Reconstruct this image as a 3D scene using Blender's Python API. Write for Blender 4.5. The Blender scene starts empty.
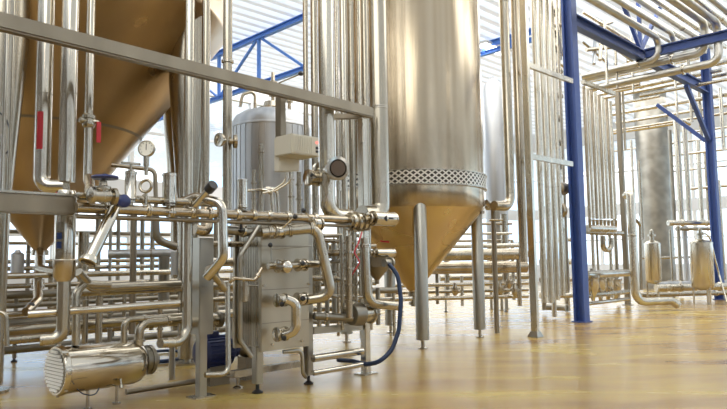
import bpy, bmesh, math, random
from mathutils import Vector, Matrix
random.seed(7)
R = math.radians
sc = bpy.context.scene
col = sc.collection
ORD = ['first','second','third','fourth','fifth','sixth','seventh','eighth','ninth','tenth','eleventh','twelfth']

# ---------------------------------------------------------------- camera frame and measuring helpers
FPX, CX, CY, CAMH = 650.0, 363.5, 204.5, 1.4
PITCH, ROLL, YAW = R(4.9), R(-0.84), R(45.5)
cam_eul = Matrix.Rotation(R(90)+PITCH, 3, 'X') @ Matrix.Rotation(ROLL, 3, 'Z')
CR, CU, CF = cam_eul @ Vector((1,0,0)), cam_eul @ Vector((0,1,0)), cam_eul @ Vector((0,0,-1))
CAM = Vector((0,0,CAMH))
def ray(px, py):
    return CR*((px-CX)/FPX) + CU*(-(py-CY)/FPX) + CF
def P(px, py, d):
    """world point seen at pixel (px, py) whose distance along world Y is d"""
    v = ray(px, py)
    return CAM + v*(d/v.y)
def FL(px, py, z=0.0):
    v = ray(px, py)
    return CAM + v*((z-CAMH)/v.z)
DA = Vector((math.sin(YAW), math.cos(YAW), 0))      # main building direction, receding to the right
DB = Vector((-math.cos(YAW), math.sin(YAW), 0))     # cross direction, receding to the left
ZZ = Vector((0,0,1))
def along(p, dr, px2):
    """move from p along dr until it is seen at column px2"""
    k = (px2-CX)/FPX
    q = p-CAM
    num = k*q.dot(CF) - q.dot(CR)
    den = dr.dot(CR) - k*dr.dot(CF)
    return p + dr*(num/den)
def hA(px, py, d, px2): return along(P(px,py,d), DA, px2)
def up_to(p, py):
    """point straight above or below p seen at row py (approximately); rows above the frame mean: up to the pipe hangers under the roof"""
    if py <= -10: return Vector((p.x, p.y, 8.3))
    v = ray(CX + FPX*((p-CAM).dot(CR)/(p-CAM).dot(CF)), py)
    return Vector((p.x, p.y, CAMH + v.z*(p.y/v.y)))
def dr(x, off=0.0): return 5240.0/(1025.0-x) + off
def px2m(npx, d): return npx*d/FPX

# ---------------------------------------------------------------- materials
MATS = {}
def nt(name):
    m = bpy.data.materials.new(name); m.use_nodes = True
    t = m.node_tree; b = t.nodes['Principled BSDF']
    MATS[name] = m
    return m, t, b
def N(t, ty, **kw):
    n = t.nodes.new(ty)
    for k, v in kw.items(): setattr(n, k, v)
    return n
def steel(name, c1, c2, rough=0.28, scale=(3,3,0.6), bump=0.02, metal=1.0):
    m, t, b = nt(name)
    tc = N(t,'ShaderNodeTexCoord'); mp = N(t,'ShaderNodeMapping'); mp.inputs['Scale'].default_value = scale
    no = N(t,'ShaderNodeTexNoise'); no.inputs['Scale'].default_value = 1.3; no.inputs['Detail'].default_value = 1
    cr = N(t,'ShaderNodeValToRGB'); cr.color_ramp.elements[0].position = .35; cr.color_ramp.elements[1].position = .68
    cr.color_ramp.elements[0].color = (*c1,1); cr.color_ramp.elements[1].color = (*c2,1)
    t.links.new(tc.outputs['Object'], mp.inputs[0]); t.links.new(mp.outputs[0], no.inputs['Vector'])
    t.links.new(no.outputs['Fac'], cr.inputs[0]); t.links.new(cr.outputs[0], b.inputs['Base Color'])
    b.inputs['Metallic'].default_value = metal
    mr = N(t,'ShaderNodeMapRange'); mr.inputs['To Min'].default_value = rough*0.75; mr.inputs['To Max'].default_value = rough*1.3
    t.links.new(no.outputs['Fac'], mr.inputs['Value']); t.links.new(mr.outputs[0], b.inputs['Roughness'])
    if bump:
        n2 = N(t,'ShaderNodeTexNoise'); n2.inputs['Scale'].default_value = 9; n2.inputs['Detail'].default_value = 2
        t.links.new(mp.outputs[0], n2.inputs['Vector'])
        bp = N(t,'ShaderNodeBump'); bp.inputs['Strength'].default_value = bump*6; bp.inputs['Distance'].default_value = 0.02
        t.links.new(n2.outputs['Fac'], bp.inputs['Height']); t.links.new(bp.outputs[0], b.inputs['Normal'])
    return m
def plain(name, c, rough=.5, metal=0.0, var=.12):
    m, t, b = nt(name)
    tc = N(t,'ShaderNodeTexCoord'); no = N(t,'ShaderNodeTexNoise'); no.inputs['Scale'].default_value = 6
    mx = N(t,'ShaderNodeMix', data_type='RGBA')
    mx.inputs['A'].default_value = (*[v*(1-var) for v in c],1); mx.inputs['B'].default_value = (*[min(1,v*(1+var)) for v in c],1)
    t.links.new(tc.outputs['Object'], no.inputs['Vector']); t.links.new(no.outputs['Fac'], mx.inputs['Factor'])
    t.links.new(mx.outputs['Result'], b.inputs['Base Color'])
    b.inputs['Roughness'].default_value = rough; b.inputs['Metallic'].default_value = metal
    return m
POL = steel('polished_steel', (.52,.475,.395), (.62,.575,.49), .14, bump=0)
STL = steel('satin_steel', (.41,.37,.295), (.49,.445,.365), .25, bump=0)
MAT_ = steel('matt_beam_steel', (.27,.23,.17), (.33,.285,.215), .42, bump=.008)
GRY = steel('grey_post_steel', (.38,.36,.31), (.43,.41,.355), .34, bump=0)
PALE = steel('pale_steel', (.58,.54,.45), (.66,.62,.53), .25, bump=0)
TANK = steel('tank_steel', (.42,.34,.235), (.53,.45,.335), .19, scale=(5,5,.15), bump=.012)  # stainless; brown surroundings it mirrors are put into the base colour
BIGT = steel('vessel_steel', (.40,.29,.175), (.50,.375,.24), .30, scale=(1,1,1), bump=.02)  # brown-orange floor reflection is put into this steel's base colour
CONE = steel('cone_steel', (.62,.49,.30), (.68,.55,.36), .26, scale=(1,1,1), bump=0)  # gold of the mirrored floor included in the base colour
SILV = steel('silver_cladding', (.42,.43,.44), (.54,.55,.56), .45, scale=(4,4,.2), bump=.015)
DULL = steel('dull_cladding', (.26,.24,.20), (.37,.345,.29), .38, scale=(2,2,2), bump=.01)
BRZ = steel('bronze_toned_steel', (.38,.32,.235), (.52,.45,.35), .24, bump=0)
HXP = steel('exchanger_plate_steel', (.44,.40,.32), (.52,.48,.395), .36, bump=0)
ALU = steel('aluminium_jacket', (.50,.485,.44), (.60,.585,.54), .36, bump=0)
WELD = plain('weld_seam', (.30,.27,.23), .5, .8)
BLUE = plain('blue_paint', (.04,.08,.27), .45)
BLUE2 = plain('bright_blue_paint', (.09,.25,.72), .5)
BLACK = plain('black_plastic', (.018,.018,.02), .4)
DKBLUE = plain('navy_plastic', (.02,.03,.12), .35)
HOSE = plain('blue_rubber', (.008,.025,.075), .4)
MOTOR = plain('motor_blue_enamel', (.012,.022,.10), .4)
RED = plain('red_enamel', (.50,.03,.04), .45)
BEIGE = plain('beige_enamel', (.55,.52,.43), .45, var=.04)
WHITE = plain('white_enamel', (.82,.82,.80), .5, var=.03)
DIAL = plain('dial_face', (.80,.78,.70), .6, var=.03)
GREEN = plain('green_print', (.45,.55,.08), .5)
BORE_SHADE = plain('bore_shade', (.10,.07,.05), .6)  # shade inside the open pipe ends, put into the colour
WALLM = plain('painted_wall', (.78,.79,.80), .7, var=.03)
TANM = plain('tan_panel', (.16,.12,.08), .6)
# floor
m, t, b = nt('resin_floor'); FLOORM = m
tc = N(t,'ShaderNodeTexCoord'); mp = N(t,'ShaderNodeMapping'); mp.inputs['Rotation'].default_value = (0,0,R(-20)); mp.inputs['Scale'].default_value = (.28,.9,1)
n1 = N(t,'ShaderNodeTexNoise'); n1.inputs['Scale'].default_value = 1.6; n1.inputs['Detail'].default_value = 5; n1.inputs['Distortion'].default_value = .6
r1 = N(t,'ShaderNodeValToRGB'); e = r1.color_ramp.elements
e[0].position=.30; e[0].color=(.34,.20,.07,1); e[1].position=.72; e[1].color=(.56,.41,.09,1)
e2 = r1.color_ramp.elements.new(.5); e2.color=(.45,.295,.095,1)
n2 = N(t,'ShaderNodeTexNoise'); n2.inputs['Scale'].default_value = 30; n2.inputs['Detail'].default_value = 3
mx = N(t,'ShaderNodeMix', data_type='RGBA', blend_type='MULTIPLY'); mx.inputs['Factor'].default_value=.25
t.links.new(tc.outputs['Object'], mp.inputs[0]); t.links.new(mp.outputs[0], n1.inputs['Vector']); t.links.new(n1.outputs['Fac'], r1.inputs[0])
t.links.new(tc.outputs['Object'], n2.inputs['Vector']); t.links.new(r1.outputs[0], mx.inputs['A']); t.links.new(n2.outputs['Color'], mx.inputs['B'])
t.links.new(mx.outputs['Result'], b.inputs['Base Color'])
mr = N(t,'ShaderNodeMapRange'); mr.inputs['To Min'].default_value=.16; mr.inputs['To Max'].default_value=.34
t.links.new(n1.outputs['Fac'], mr.inputs['Value']); t.links.new(mr.outputs[0], b.inputs['Roughness'])
bp = N(t,'ShaderNodeBump'); bp.inputs['Strength'].default_value=.05; bp.inputs['Distance'].default_value=.02
t.links.new(n1.outputs['Fac'], bp.inputs['Height']); t.links.new(bp.outputs[0], b.inputs['Normal'])
# roof deck: pale lacquered sheet
m, t, b = nt('roof_sheet'); DECK = m      # translucency added to brighten the roof and hall
out = t.nodes['Material Output']; tl = N(t,'ShaderNodeBsdfTranslucent'); tl.inputs[0].default_value=(.86,.88,.9,1); b.inputs['Base Color'].default_value=(.8,.81,.83,1)
ms = N(t,'ShaderNodeMixShader'); ms.inputs[0].default_value=.42; t.links.new(b.outputs[0], ms.inputs[1]); t.links.new(tl.outputs[0], ms.inputs[2]); t.links.new(ms.outputs[0], out.inputs['Surface'])
# window pane
m, t, b = nt('window_pane'); PANE = m
out = t.nodes['Material Output']; tr = N(t,'ShaderNodeBsdfTransparent'); gl = N(t,'ShaderNodeBsdfGlossy'); gl.inputs['Roughness'].default_value=.05
ms = N(t,'ShaderNodeMixShader'); ms.inputs[0].default_value=.06; tr.inputs[0].default_value=(.95,.98,1,1)
t.links.new(tr.outputs[0], ms.inputs[1]); t.links.new(gl.outputs[0], ms.inputs[2]); t.links.new(ms.outputs[0], out.inputs['Surface'])
# glow of the added hall lamps
m, t, b = nt('added_lamp_glow'); LAMP = m
b.inputs['Emission Color'].default_value=(1,.96,.88,1); b.inputs['Emission Strength'].default_value=9
m, t, b = nt('red_indicator'); LED = m
b.inputs['Base Color'].default_value=(.8,.1,.1,1); b.inputs['Emission Color'].default_value=(1,.15,.12,1); b.inputs['Emission Strength'].default_value=2
# expanded metal mesh band (dark gaps in a diamond pattern)
m, t, b = nt('diamond_mesh'); MESHM = m
tc = N(t,'ShaderNodeTexCoord'); sp = N(t,'ShaderNodeSeparateXYZ'); t.links.new(tc.outputs['UV'], sp.inputs[0])
def mth(op, a, c=None):
    n = N(t,'ShaderNodeMath', operation=op)
    for i, v in enumerate((a,c)):
        if v is None: continue
        if isinstance(v,(int,float)): n.inputs[i].default_value=v
        else: t.links.new(v, n.inputs[i])
    return n.outputs[0]
u, v_ = mth('MULTIPLY', sp.outputs[0], 70.0), mth('MULTIPLY', sp.outputs[1], 2.5)
a1 = mth('ABSOLUTE', mth('SUBTRACT', mth('FRACT', mth('ADD', u, v_)), .5)); a2 = mth('ABSOLUTE', mth('SUBTRACT', mth('FRACT', mth('SUBTRACT', u, v_)), .5))
hole = mth('LESS_THAN', mth('MAXIMUM', a1, a2), .33)
cr = N(t,'ShaderNodeMix', data_type='RGBA'); cr.inputs['A'].default_value=(.72,.66,.56,1); cr.inputs['B'].default_value=(.07,.055,.04,1)
t.links.new(hole, cr.inputs['Factor']); t.links.new(cr.outputs['Result'], b.inputs['Base Color']); b.inputs['Metallic'].default_value=.8; b.inputs['Roughness'].default_value=.35

# ---------------------------------------------------------------- mesh helpers
LOC = {}
def frame_for(d):
    d = d.normalized(); a = Vector((0,0,1)) if abs(d.z) < .9 else Vector((1,0,0))
    x = d.cross(a).normalized(); return x, d.cross(x).normalized()
def fillet(pts, rad):
    out = [pts[0]]
    for i in range(1, len(pts)-1):
        p0, p, p1 = pts[i-1], pts[i], pts[i+1]
        a, b_ = (p0-p), (p1-p); la, lb = a.length, b_.length
        if la < 1e-5 or lb < 1e-5: continue
        a, b_ = a/la, b_/lb
        ang = a.angle(b_)
        if ang > R(172): out.append(p); continue
        t_ = min(rad/math.tan(ang/2), la*.48, lb*.48)
        s, e_ = p+a*t_, p+b_*t_
        n = max(3, int((math.pi-ang)/R(13)))
        for k in range(n+1):
            u_ = k/n
            out.append((s*(1-u_)**2 + p*2*u_*(1-u_) + e_*u_**2) if ang > R(110) else _arc(p, a, b_, t_, ang, u_))
    out.append(pts[-1]); return out
def _arc(p, a, b_, t_, ang, u_):
    rr = t_*math.tan(ang/2); bis = (a+b_).normalized(); c = p+bis*(rr/math.sin(ang/2))
    v0, v1 = (p+a*t_)-c, (p+b_*t_)-c
    th = v0.angle(v1); 
    return c + (v0*math.sin((1-u_)*th)+v1*math.sin(u_*th))/math.sin(th)
def tube(bm, pts, r, seg=14, bend=None, caps=True, hollow=False):
    pts = [Vector(p) for p in pts]
    if len(pts) > 2 and bend != 0: pts = fillet(pts, bend if bend else r*3)
    d = (pts[1]-pts[0]).normalized(); x, y = frame_for(d); rings = []
    for i, p in enumerate(pts):
        if i == 0: dd = (pts[1]-pts[0]).normalized()
        elif i == len(pts)-1: dd = (pts[-1]-pts[-2]).normalized()
        else: dd = ((pts[i]-pts[i-1]).normalized()+(pts[i+1]-pts[i]).normalized()).normalized()
        x = (x-dd*x.dot(dd)).normalized(); y = dd.cross(x)
        rings.append([bm.verts.new(p+(x*math.cos(2*math.pi*k/seg)+y*math.sin(2*math.pi*k/seg))*r) for k in range(seg)])
    for a, b_ in zip(rings, rings[1:]):
        for k in range(seg): bm.faces.new((a[k], a[(k+1)%seg], b_[(k+1)%seg], b_[k]))
    if caps: bm.faces.new(list(reversed(rings[0]))); bm.faces.new(rings[-1])
    return bm
def lathe(bm, base, axis, prof, seg=24, uv=False):
    """prof: list of (distance along the axis, radius)"""
    base = Vector(base); axis = Vector(axis).normalized(); x, y = frame_for(axis); rings = []
    for t_, r_ in prof:
        c = base+axis*t_
        if r_ < 1e-5: rings.append([bm.verts.new(c)])
        else: rings.append([bm.verts.new(c+(x*math.cos(2*math.pi*k/seg)+y*math.sin(2*math.pi*k/seg))*r_) for k in range(seg)])
    L = bm.loops.layers.uv.verify() if uv else None
    for i, (a, b_) in enumerate(zip(rings, rings[1:])):
        if len(a) == 1 and len(b_) == 1: continue
        for k in range(seg):
            k2 = (k+1) % seg
            if len(a) == 1: f = bm.faces.new((a[0], b_[k2], b_[k]))
            elif len(b_) == 1: f = bm.faces.new((a[k], a[k2], b_[0]))
            else: f = bm.faces.new((a[k], a[k2], b_[k2], b_[k]))
            if uv and len(f.loops) == 4:
                for lp, (uu, vv) in zip(f.loops, ((k/seg,0),((k+1)/seg,0),((k+1)/seg,1),(k/seg,1))): lp[L].uv = (uu, vv)
    if len(rings[0]) > 1: bm.faces.new(list(reversed(rings[0])))
    if len(rings[-1]) > 1: bm.faces.new(rings[-1])
    return bm
def box(bm, c, ex, ey, ez, hx, hy, hz, bev=0.0):
    """oriented box: centre, three unit axes, three half sizes"""
    vs = []
    for sx in (-1,1):
        for sy in (-1,1):
            for sz in (-1,1): vs.append(bm.verts.new(Vector(c)+ex*(sx*hx)+ey*(sy*hy)+ez*(sz*hz)))
    fs = [bm.faces.new([vs[i] for i in q]) for q in ((0,1,3,2),(4,6,7,5),(0,4,5,1),(2,3,7,6),(0,2,6,4),(1,5,7,3))]
    if bev:
        es = list({e_ for f in fs for e_ in f.edges}); bmesh.ops.bevel(bm, geom=es, offset=bev, segments=2, affect='EDGES')
    return bm
def bar(bm, p0, p1, w, h, up=ZZ, bev=.006):
    p0, p1 = Vector(p0), Vector(p1); d = p1-p0; L = d.length; d = d/L
    if abs(d.dot(up)) > .95: up = DA
    y = up.cross(d).normalized(); z = d.cross(y)
    return box(bm, (p0+p1)/2, d, y, z, L/2, w/2, h/2, bev)
def BM(): return bmesh.new()
def obj(name, bm, mat, parent=None, label=None):
    bmesh.ops.recalc_face_normals(bm, faces=bm.faces)
    off = Vector((0,0,0)); 
    if parent is not None: off = LOC.get(parent.name, off)
    else:
        lo = [min(v.co[i] for v in bm.verts) for i in range(3)]; hi = [max(v.co[i] for v in bm.verts) for i in range(3)]
        off = Vector(((lo[0]+hi[0])/2, (lo[1]+hi[1])/2, lo[2]))
    for v in bm.verts: v.co -= off
    me = bpy.data.meshes.new(name); bm.to_mesh(me); bm.free()
    for p in me.polygons: p.use_smooth = True
    me.set_sharp_from_angle(angle=R(38))
    me.materials.append(mat)
    o = bpy.data.objects.new(name, me); col.objects.link(o)
    if parent is not None: o.parent = parent; LOC[o.name] = off
    else: o.location = off; LOC[o.name] = off
    if label: o['label'] = label
    return o
def thing(name, label, cat, loc, group=None):
    o = bpy.data.objects.new(name, None); col.objects.link(o); o.location = loc; LOC[o.name] = Vector(loc)
    o['label'] = label; o['category'] = cat
    if group: o['group'] = group
    return o
def tag(o, label, cat, group=None):
    o['label'] = label; o['category'] = cat
    if group: o['group'] = group
    return o
def struct(name, bm, mat, parent=None):
    o = obj(name, bm, mat, parent)
    if parent is None: o['kind'] = 'structure'
    return o
def ring(c, axis, r, h, bore=None):
    b_ = BM(); ax = Vector(axis).normalized(); lathe(b_, Vector(c)-ax*h/2, ax, [(0,r*.86),(h*.15,r),(h*.4,r),(h*.5,r*.9),(h*.6,r),(h*.85,r),(h,r*.86)], 20); return b_
def pipe(label, pts, r, mat=None, rings=(), bend=None, name='steel_pipe', cat='pipe', group=None, seg=14, rmat=None, rr=1.35, rh=None):
    """rings: list of (segment index, fraction) where a coupling sits"""
    pts = [Vector(p) for p in pts]; mat = mat or STL
    if not rings:
        return tag(obj(name, tube(BM(), pts, r, seg, bend), mat), label, cat, group)
    lo = min(pts, key=lambda p: p.z)
    t_ = thing(name, label, cat, lo, group)
    obj('pipe_run', tube(BM(), pts, r, seg, bend), mat, t_)
    for i, f in rings:
        a, b_ = pts[i], pts[i+1]
        obj('coupling', ring(a.lerp(b_, f), b_-a, r*rr, rh or r*.7), rmat or POL, t_)
    return t_
def vpipe(label, px, y0, y1, d, rpx, pyref=None, **kw):
    """upright pipe: seen at column px on row pyref, from row y0 (top) to row y1 (bottom), distance d"""
    p = P(px, pyref if pyref is not None else (max(y0,0)+y1)/2, d)
    top, bot = up_to(p, y0), up_to(p, y1)
    if bot.z < .02: bot.z = 0
    return pipe(label, [bot, top], px2m(rpx, d), **kw)
def foot(parent, p, r, h=.09, mat=BLACK):
    """p: floor point. adjustable machine foot"""
    b_ = BM(); lathe(b_, Vector((p.x,p.y,0)), ZZ, [(0,r*1.5),(.015,r*1.5),(.03,r*.9),(.04,r*.5),(h,r*.5)], 16)
    return obj('foot', b_, mat, parent)

# ================================================================= SETTING
Zroof = 8.6
b_ = BM(); g = 48
box(b_, Vector((4,16,-.05)), DA, DB, ZZ, 38, 38, .05)
struct('floor', b_, FLOORM)
# ribbed roof sheet: ribs run along DA
b_ = BM(); rib = []; nb = 170; wid = .46
o0 = Vector((4,16,Zroof)) - DB*(nb*wid/2)
prof = []
for i in range(nb):
    s = i*wid
    prof += [(s,0),(s+.18,0),(s+.23,.13),(s+.41,.13)]
rows = []
for k in (-1,1):
    rows.append([b_.verts.new(o0 + DB*s + ZZ*z + DA*(38*k)) for s, z in prof])
for i in range(len(prof)-1): b_.faces.new((rows[0][i], rows[0][i+1], rows[1][i+1], rows[1][i]))
for i, f in enumerate(b_.faces): f.material_index = 1 if i % 4 == 0 else 0
cl = struct('ceiling', b_, DECK); 
m2 = DECK.copy(); m2.name = 'ribbed_roof_sheet'  # dimmer copy on the low flats, rib shading put into the sheet
for n_ in m2.node_tree.nodes:
    if n_.type == 'MIX_SHADER': n_.inputs[0].default_value = .24
cl.data.materials.append(m2)
# far walls with window bands
def wall(name, wn, org, dr_, n_, s0, s1, bands, panew=2.4, door=None):
    """wall in direction dr_ from s0 to s1 (normal n_); bands: window rows (z0, z1)"""
    b = BM(); zs = [0]+[v for bd in bands for v in bd]+[Zroof+.2]
    for i in range(0, len(zs), 2):
        box(b, org+dr_*((s0+s1)/2)+ZZ*((zs[i]+zs[i+1])/2), dr_, n_, ZZ, (s1-s0)/2, .12, (zs[i+1]-zs[i])/2)
    w = struct(name, b, WALLM)
    for i, (z0, z1) in enumerate(bands):
        f = BM(); n = int((s1-s0)/panew)
        for k in range(n+1):
            box(f, org+dr_*(s0+(s1-s0)*k/n)+ZZ*((z0+z1)/2), dr_, n_, ZZ, .07, .09, (z1-z0)/2)
        box(f, org+dr_*((s0+s1)/2)+ZZ*((z0+z1)/2), dr_, n_, ZZ, (s1-s0)/2, .05, .04)
        fr = struct('window_%d' % (wn+i), f, WHITE)
        g_ = BM(); box(g_, org+dr_*((s0+s1)/2)+ZZ*((z0+z1)/2), dr_, n_, ZZ, (s1-s0)/2-.02, .008, (z1-z0)/2)
        struct('window_pane', g_, PANE, fr)
    return w
cnr = Vector((0,0,0)) + DA*34 + DB*21
wall('wall_back', 1, Vector((0,0,0))+DB*21, DA, DB, -22, 34, [(1.0,3.6),(4.2,7.6)])
wall('wall_far', 3, Vector((0,0,0))+DA*34, DB, DA, -20, 21, [(1.0,3.6),(4.2,7.6)])
# unseen walls behind the viewer: dark piers and gaps shaped to streak steel reflections
def piers(name, org, dr_, n_, s0, s1, step, wd, mat):
    b = BM(); s = s0
    while s < s1:
        box(b, org+dr_*s+ZZ*(Zroof/2), dr_, n_, ZZ, wd/2, .12, Zroof/2); s += step
    box(b, org+dr_*((s0+s1)/2)+ZZ*.5, dr_, n_, ZZ, (s1-s0)/2, .1, .5)
    return struct(name, b, mat)
piers('wall_right', -DB*19, DA, DB, -14, 34, 3.2, 2.0, TANM)
piers('wall_front', -DA*13, DB, DA, -19, 21, 3.4, 3.05, TANM)

# ---------------------------------------------------------------- blue steelwork
def hsec(bm, p0, p1, w, h, up=ZZ, tf=.03):
    p0, p1 = Vector(p0), Vector(p1); d = (p1-p0); L = d.length; d /= L
    if abs(d.dot(up)) > .95: up = DB
    y = up.cross(d).normalized(); z = d.cross(y); c = (p0+p1)/2
    box(bm, c+z*(h/2-tf/2), d, y, z, L/2, w/2, tf/2); box(bm, c-z*(h/2-tf/2), d, y, z, L/2, w/2, tf/2)
    box(bm, c, d, y, z, L/2, tf*.4, h/2-tf)
    return bm
c1 = FL(582, 322); c2 = FL(720, 299.5)
for p, lab in ((c1,'blue painted steel column standing nearest, beside the tall upright pipes'),(c2,'blue painted steel column further back, beside the small round vessel')):
    t_ = thing('steel_column', lab, 'column', (p.x,p.y,0))
    obj('column_shaft', hsec(BM(), Vector((p.x,p.y,.02)), Vector((p.x,p.y,Zroof)), .24, .25, up=DB, tf=.05), BLUE, t_)
    obj('base_plate', box(BM(), Vector((p.x,p.y,.012)), DA, DB, ZZ, .17, .16, .012), BLUE, t_)
zb = 6.75
tag(obj('roof_beam', hsec(BM(), Vector((c1.x,c1.y,zb))+DA*.15, Vector((c2.x,c2.y,zb))-DA*.15, .2, .28), BLUE), 'long blue beam joining the heads of the two blue columns', 'beam')
nd = along(Vector((c1.x,c1.y,zb)), DA, 641)
tag(obj('roof_beam', hsec(BM(), nd-DB*.12, nd-DB*9, .16, .24), BLUE), 'blue cross beam under the overhead pipes, meeting the long blue beam', 'beam')
t_ = thing('beam_bracing', 'blue struts fanning up from the joint of the two blue beams', 'bracing', nd+ZZ*.15)
for q in (nd-DA*1.5+ZZ*1.7, nd+ZZ*1.75, nd+DA*1.5+ZZ*1.7):
    obj('strut', bar(BM(), nd+ZZ*.13, q, .09, .09, bev=0), BLUE, t_)
t_ = thing('beam_bracing', 'blue knee braces under the head of the further blue column', 'bracing', c2+ZZ*5.5)
h2 = Vector((c2.x,c2.y,0))
obj('strut', bar(BM(), h2+ZZ*5.1-DA*.15, h2+ZZ*6.55-DA*1.9, .12, .12, bev=0), BLUE, t_)
obj('strut', bar(BM(), h2+ZZ*5.1+DB*.15, h2+ZZ*6.55+DB*1.6, .12, .12, bev=0), BLUE, t_)
# roof trusses seen between the upright pipes
def truss(lab, p0, n, step, z0, z1, s, cat='truss'):
    t_ = thing('roof_truss', lab, cat, p0.xy.to_3d()+ZZ*z0)
    e = p0 + s*(n*step)
    obj('upper_chord', hsec(BM(), Vector((p0.x,p0.y,z1)), Vector((e.x,e.y,z1)), .14, .18), BLUE2, t_)
    obj('lower_chord', hsec(BM(), Vector((p0.x,p0.y,z0)), Vector((e.x,e.y,z0)), .12, .15), BLUE2, t_)
    for k in range(n+1):
        q = p0+s*(k*step)
        obj('vertical_member', bar(BM(), Vector((q.x,q.y,z0)), Vector((q.x,q.y,z1)), .09, .09, bev=0), BLUE2, t_)
        if k < n:
            q2 = q+s*step
            a, c = (z0, z1) if k % 2 == 0 else (z1, z0)
            obj('diagonal_member', bar(BM(), Vector((q.x,q.y,a)), Vector((q2.x,q2.y,c)), .07, .07, bev=0), BLUE2, t_)
tp = P(306, 66, 18.2); tp = tp - DB*0.0
truss('bright blue roof truss crossing behind the round silver vessel', tp, 5, 2.3, P(303,68,18.2).z, Zroof-.17, DB)
tq = P(484, 45, 21)
truss('bright blue roof truss glimpsed between the banded tank and the pipe rack', tq-DB*2.0, 3, 2.0, P(490,40,21).z-.45, Zroof-.17, DB)

# lamps added under the roof to light the hall
for k, (s, q) in enumerate([(-4,-8),(4,-10),(12,-8),(0,2),(8,3),(16,2),(24,2),(11,12),(18,12),(26,12)]):
    p = DA*s+DB*q; p.z = 8.35
    t_ = thing('added_hall_lamp', 'added long white lamp under the hall roof, %s of the row' % ORD[k], 'lamp', p)
    obj('added_lamp_housing', box(BM(), p+ZZ*.06, DA, DB, ZZ, .75, .22, .05, .01), WHITE, t_)
    obj('added_lamp_glow', box(BM(), p-ZZ*.01, DA, DB, ZZ, .7, .18, .02, .005), LAMP, t_)

# ================================================================= LEFT CONICAL VESSEL
vc = P(40, 252, 9.6); vc.z = 0; VR = 2.65; vz = 5.0; va = 1.62
t_ = thing('conical_vessel', 'huge bronze-toned steel vessel tapering to a cone outlet', 'vessel', vc)
obj('shell', lathe(BM(), vc+ZZ*vz, ZZ, [(0,VR),(.02,VR+.012),(.06,VR+.012),(.08,VR),(3.6,VR)], 96), BIGT, t_)
obj('cone', lathe(BM(), vc+ZZ*va, ZZ, [(0,.09),(vz-va,VR)], 96), BIGT, t_)
obj('outlet_neck', lathe(BM(), vc+ZZ*(va-.35), ZZ, [(0,.07),(.05,.07),(.05,.10),(.1,.10),(.1,.07),(.27,.07),(.27,.12),(.34,.12),(.36,.09)], 24), STL, t_)
obj('weld_seam', lathe(BM(), vc+ZZ*(va+(vz-va)*.5), ZZ, [(0,.09+(VR-.09)*.5+.004),(.03,.09+(VR-.09)*.51+.007)], 96), WELD, t_)
for k, a in enumerate((-10,-75,48,108,168,228)):
    q = vc+Vector((math.cos(R(a)), math.sin(R(a)),0))*2.33
    lg = obj('leg', lathe(BM(), q+ZZ*.08, ZZ, [(0,.13),(2.1,.15),(2.3,.17),(3.9,.29),(vz+.3,.29)], 28), STL, t_)
    obj('foot', lathe(BM(), q, ZZ, [(0,.2),(.03,.2),(.03,.06),(.08,.06)], 20), STL, lg)

# ================================================================= MAIN BANDED TANK
tcn = P(411.5, 200, 11.58); tcn.z = 0
zt, zc, za = P(412,177,10.3).z, P(412,206,10.3).z, P(412,292,11.58).z
TR = 1.29
t_ = tank_ = thing('banded_tank', 'tall polished round tank with mesh band above golden cone on round legs', 'tank', tcn)
obj('shell', lathe(BM(), tcn+ZZ*zc, ZZ, [(0,TR-.03),(.05,TR),(zt-zc-.13,TR),(zt-zc+.13,TR),(5.2,TR)], 96), TANK, t_)
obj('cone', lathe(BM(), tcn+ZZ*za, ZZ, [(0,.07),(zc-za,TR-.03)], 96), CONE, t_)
bd = BM(); lathe(bd, tcn+ZZ*(zt-.11), ZZ, [(0,TR+.035),(.22,TR+.035)], 96, uv=True)
obj('mesh_band', bd, MESHM, t_)
for z in (zt-.12, zt+.11): obj('band_hoop', lathe(BM(), tcn+ZZ*z, ZZ, [(0,TR+.01),(0,TR+.05),(.02,TR+.05),(.02,TR+.01)], 96), STL, t_)
obj('outlet_neck', lathe(BM(), tcn+ZZ*(za-.25), ZZ, [(0,.05),(.03,.05),(.03,.085),(.08,.085),(.08,.05),(.18,.05),(.18,.1),(.24,.1),(.26,.07)], 24), STL, t_)
for z in (5.9,): obj('weld_seam', lathe(BM(), tcn+ZZ*z, ZZ, [(0,TR+.001),(.004,TR+.004),(.012,TR+.004),(.016,TR+.001)], 96), STL, t_)
def cone_pt(px, py):
    v = ray(px,py); k = (TR-.03-.07)/(zc-za); t0 = 8.0
    while t0 < 13:
        q = CAM+v*t0; r_ = (Vector((q.x,q.y,0))-tcn).length
        if r_ < .07+k*(q.z-za): return q
        t0 += .004
q1_, q2_ = cone_pt(380.5,241), cone_pt(389,242)
if q1_ and q2_: obj('red_label', bar(BM(), q1_-Vector((0,.012,0)), q2_-Vector((0,.012,0)), .012, .03, bev=0), RED, t_)
for a in (-88, 9, 108, 189):
    q = tcn+Vector((math.cos(R(a)), math.sin(R(a)),0))*1.20
    lg = obj('leg', lathe(BM(), q+ZZ*.14, ZZ, [(0,.09),(0,.105),(zc-.13,.105),(zc-.06,.07)], 28), GRY, t_)
    obj('foot', lathe(BM(), q, ZZ, [(0,.075),(.015,.075),(.03,.03),(.15,.03)], 20), STL, lg)
obj('leg_bracket', bar(BM(), tcn+Vector((1.2,.15,zc-.05)), tcn+Vector((1.2,-.4,zc-.05)), .05, .05), STL, t_)

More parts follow.
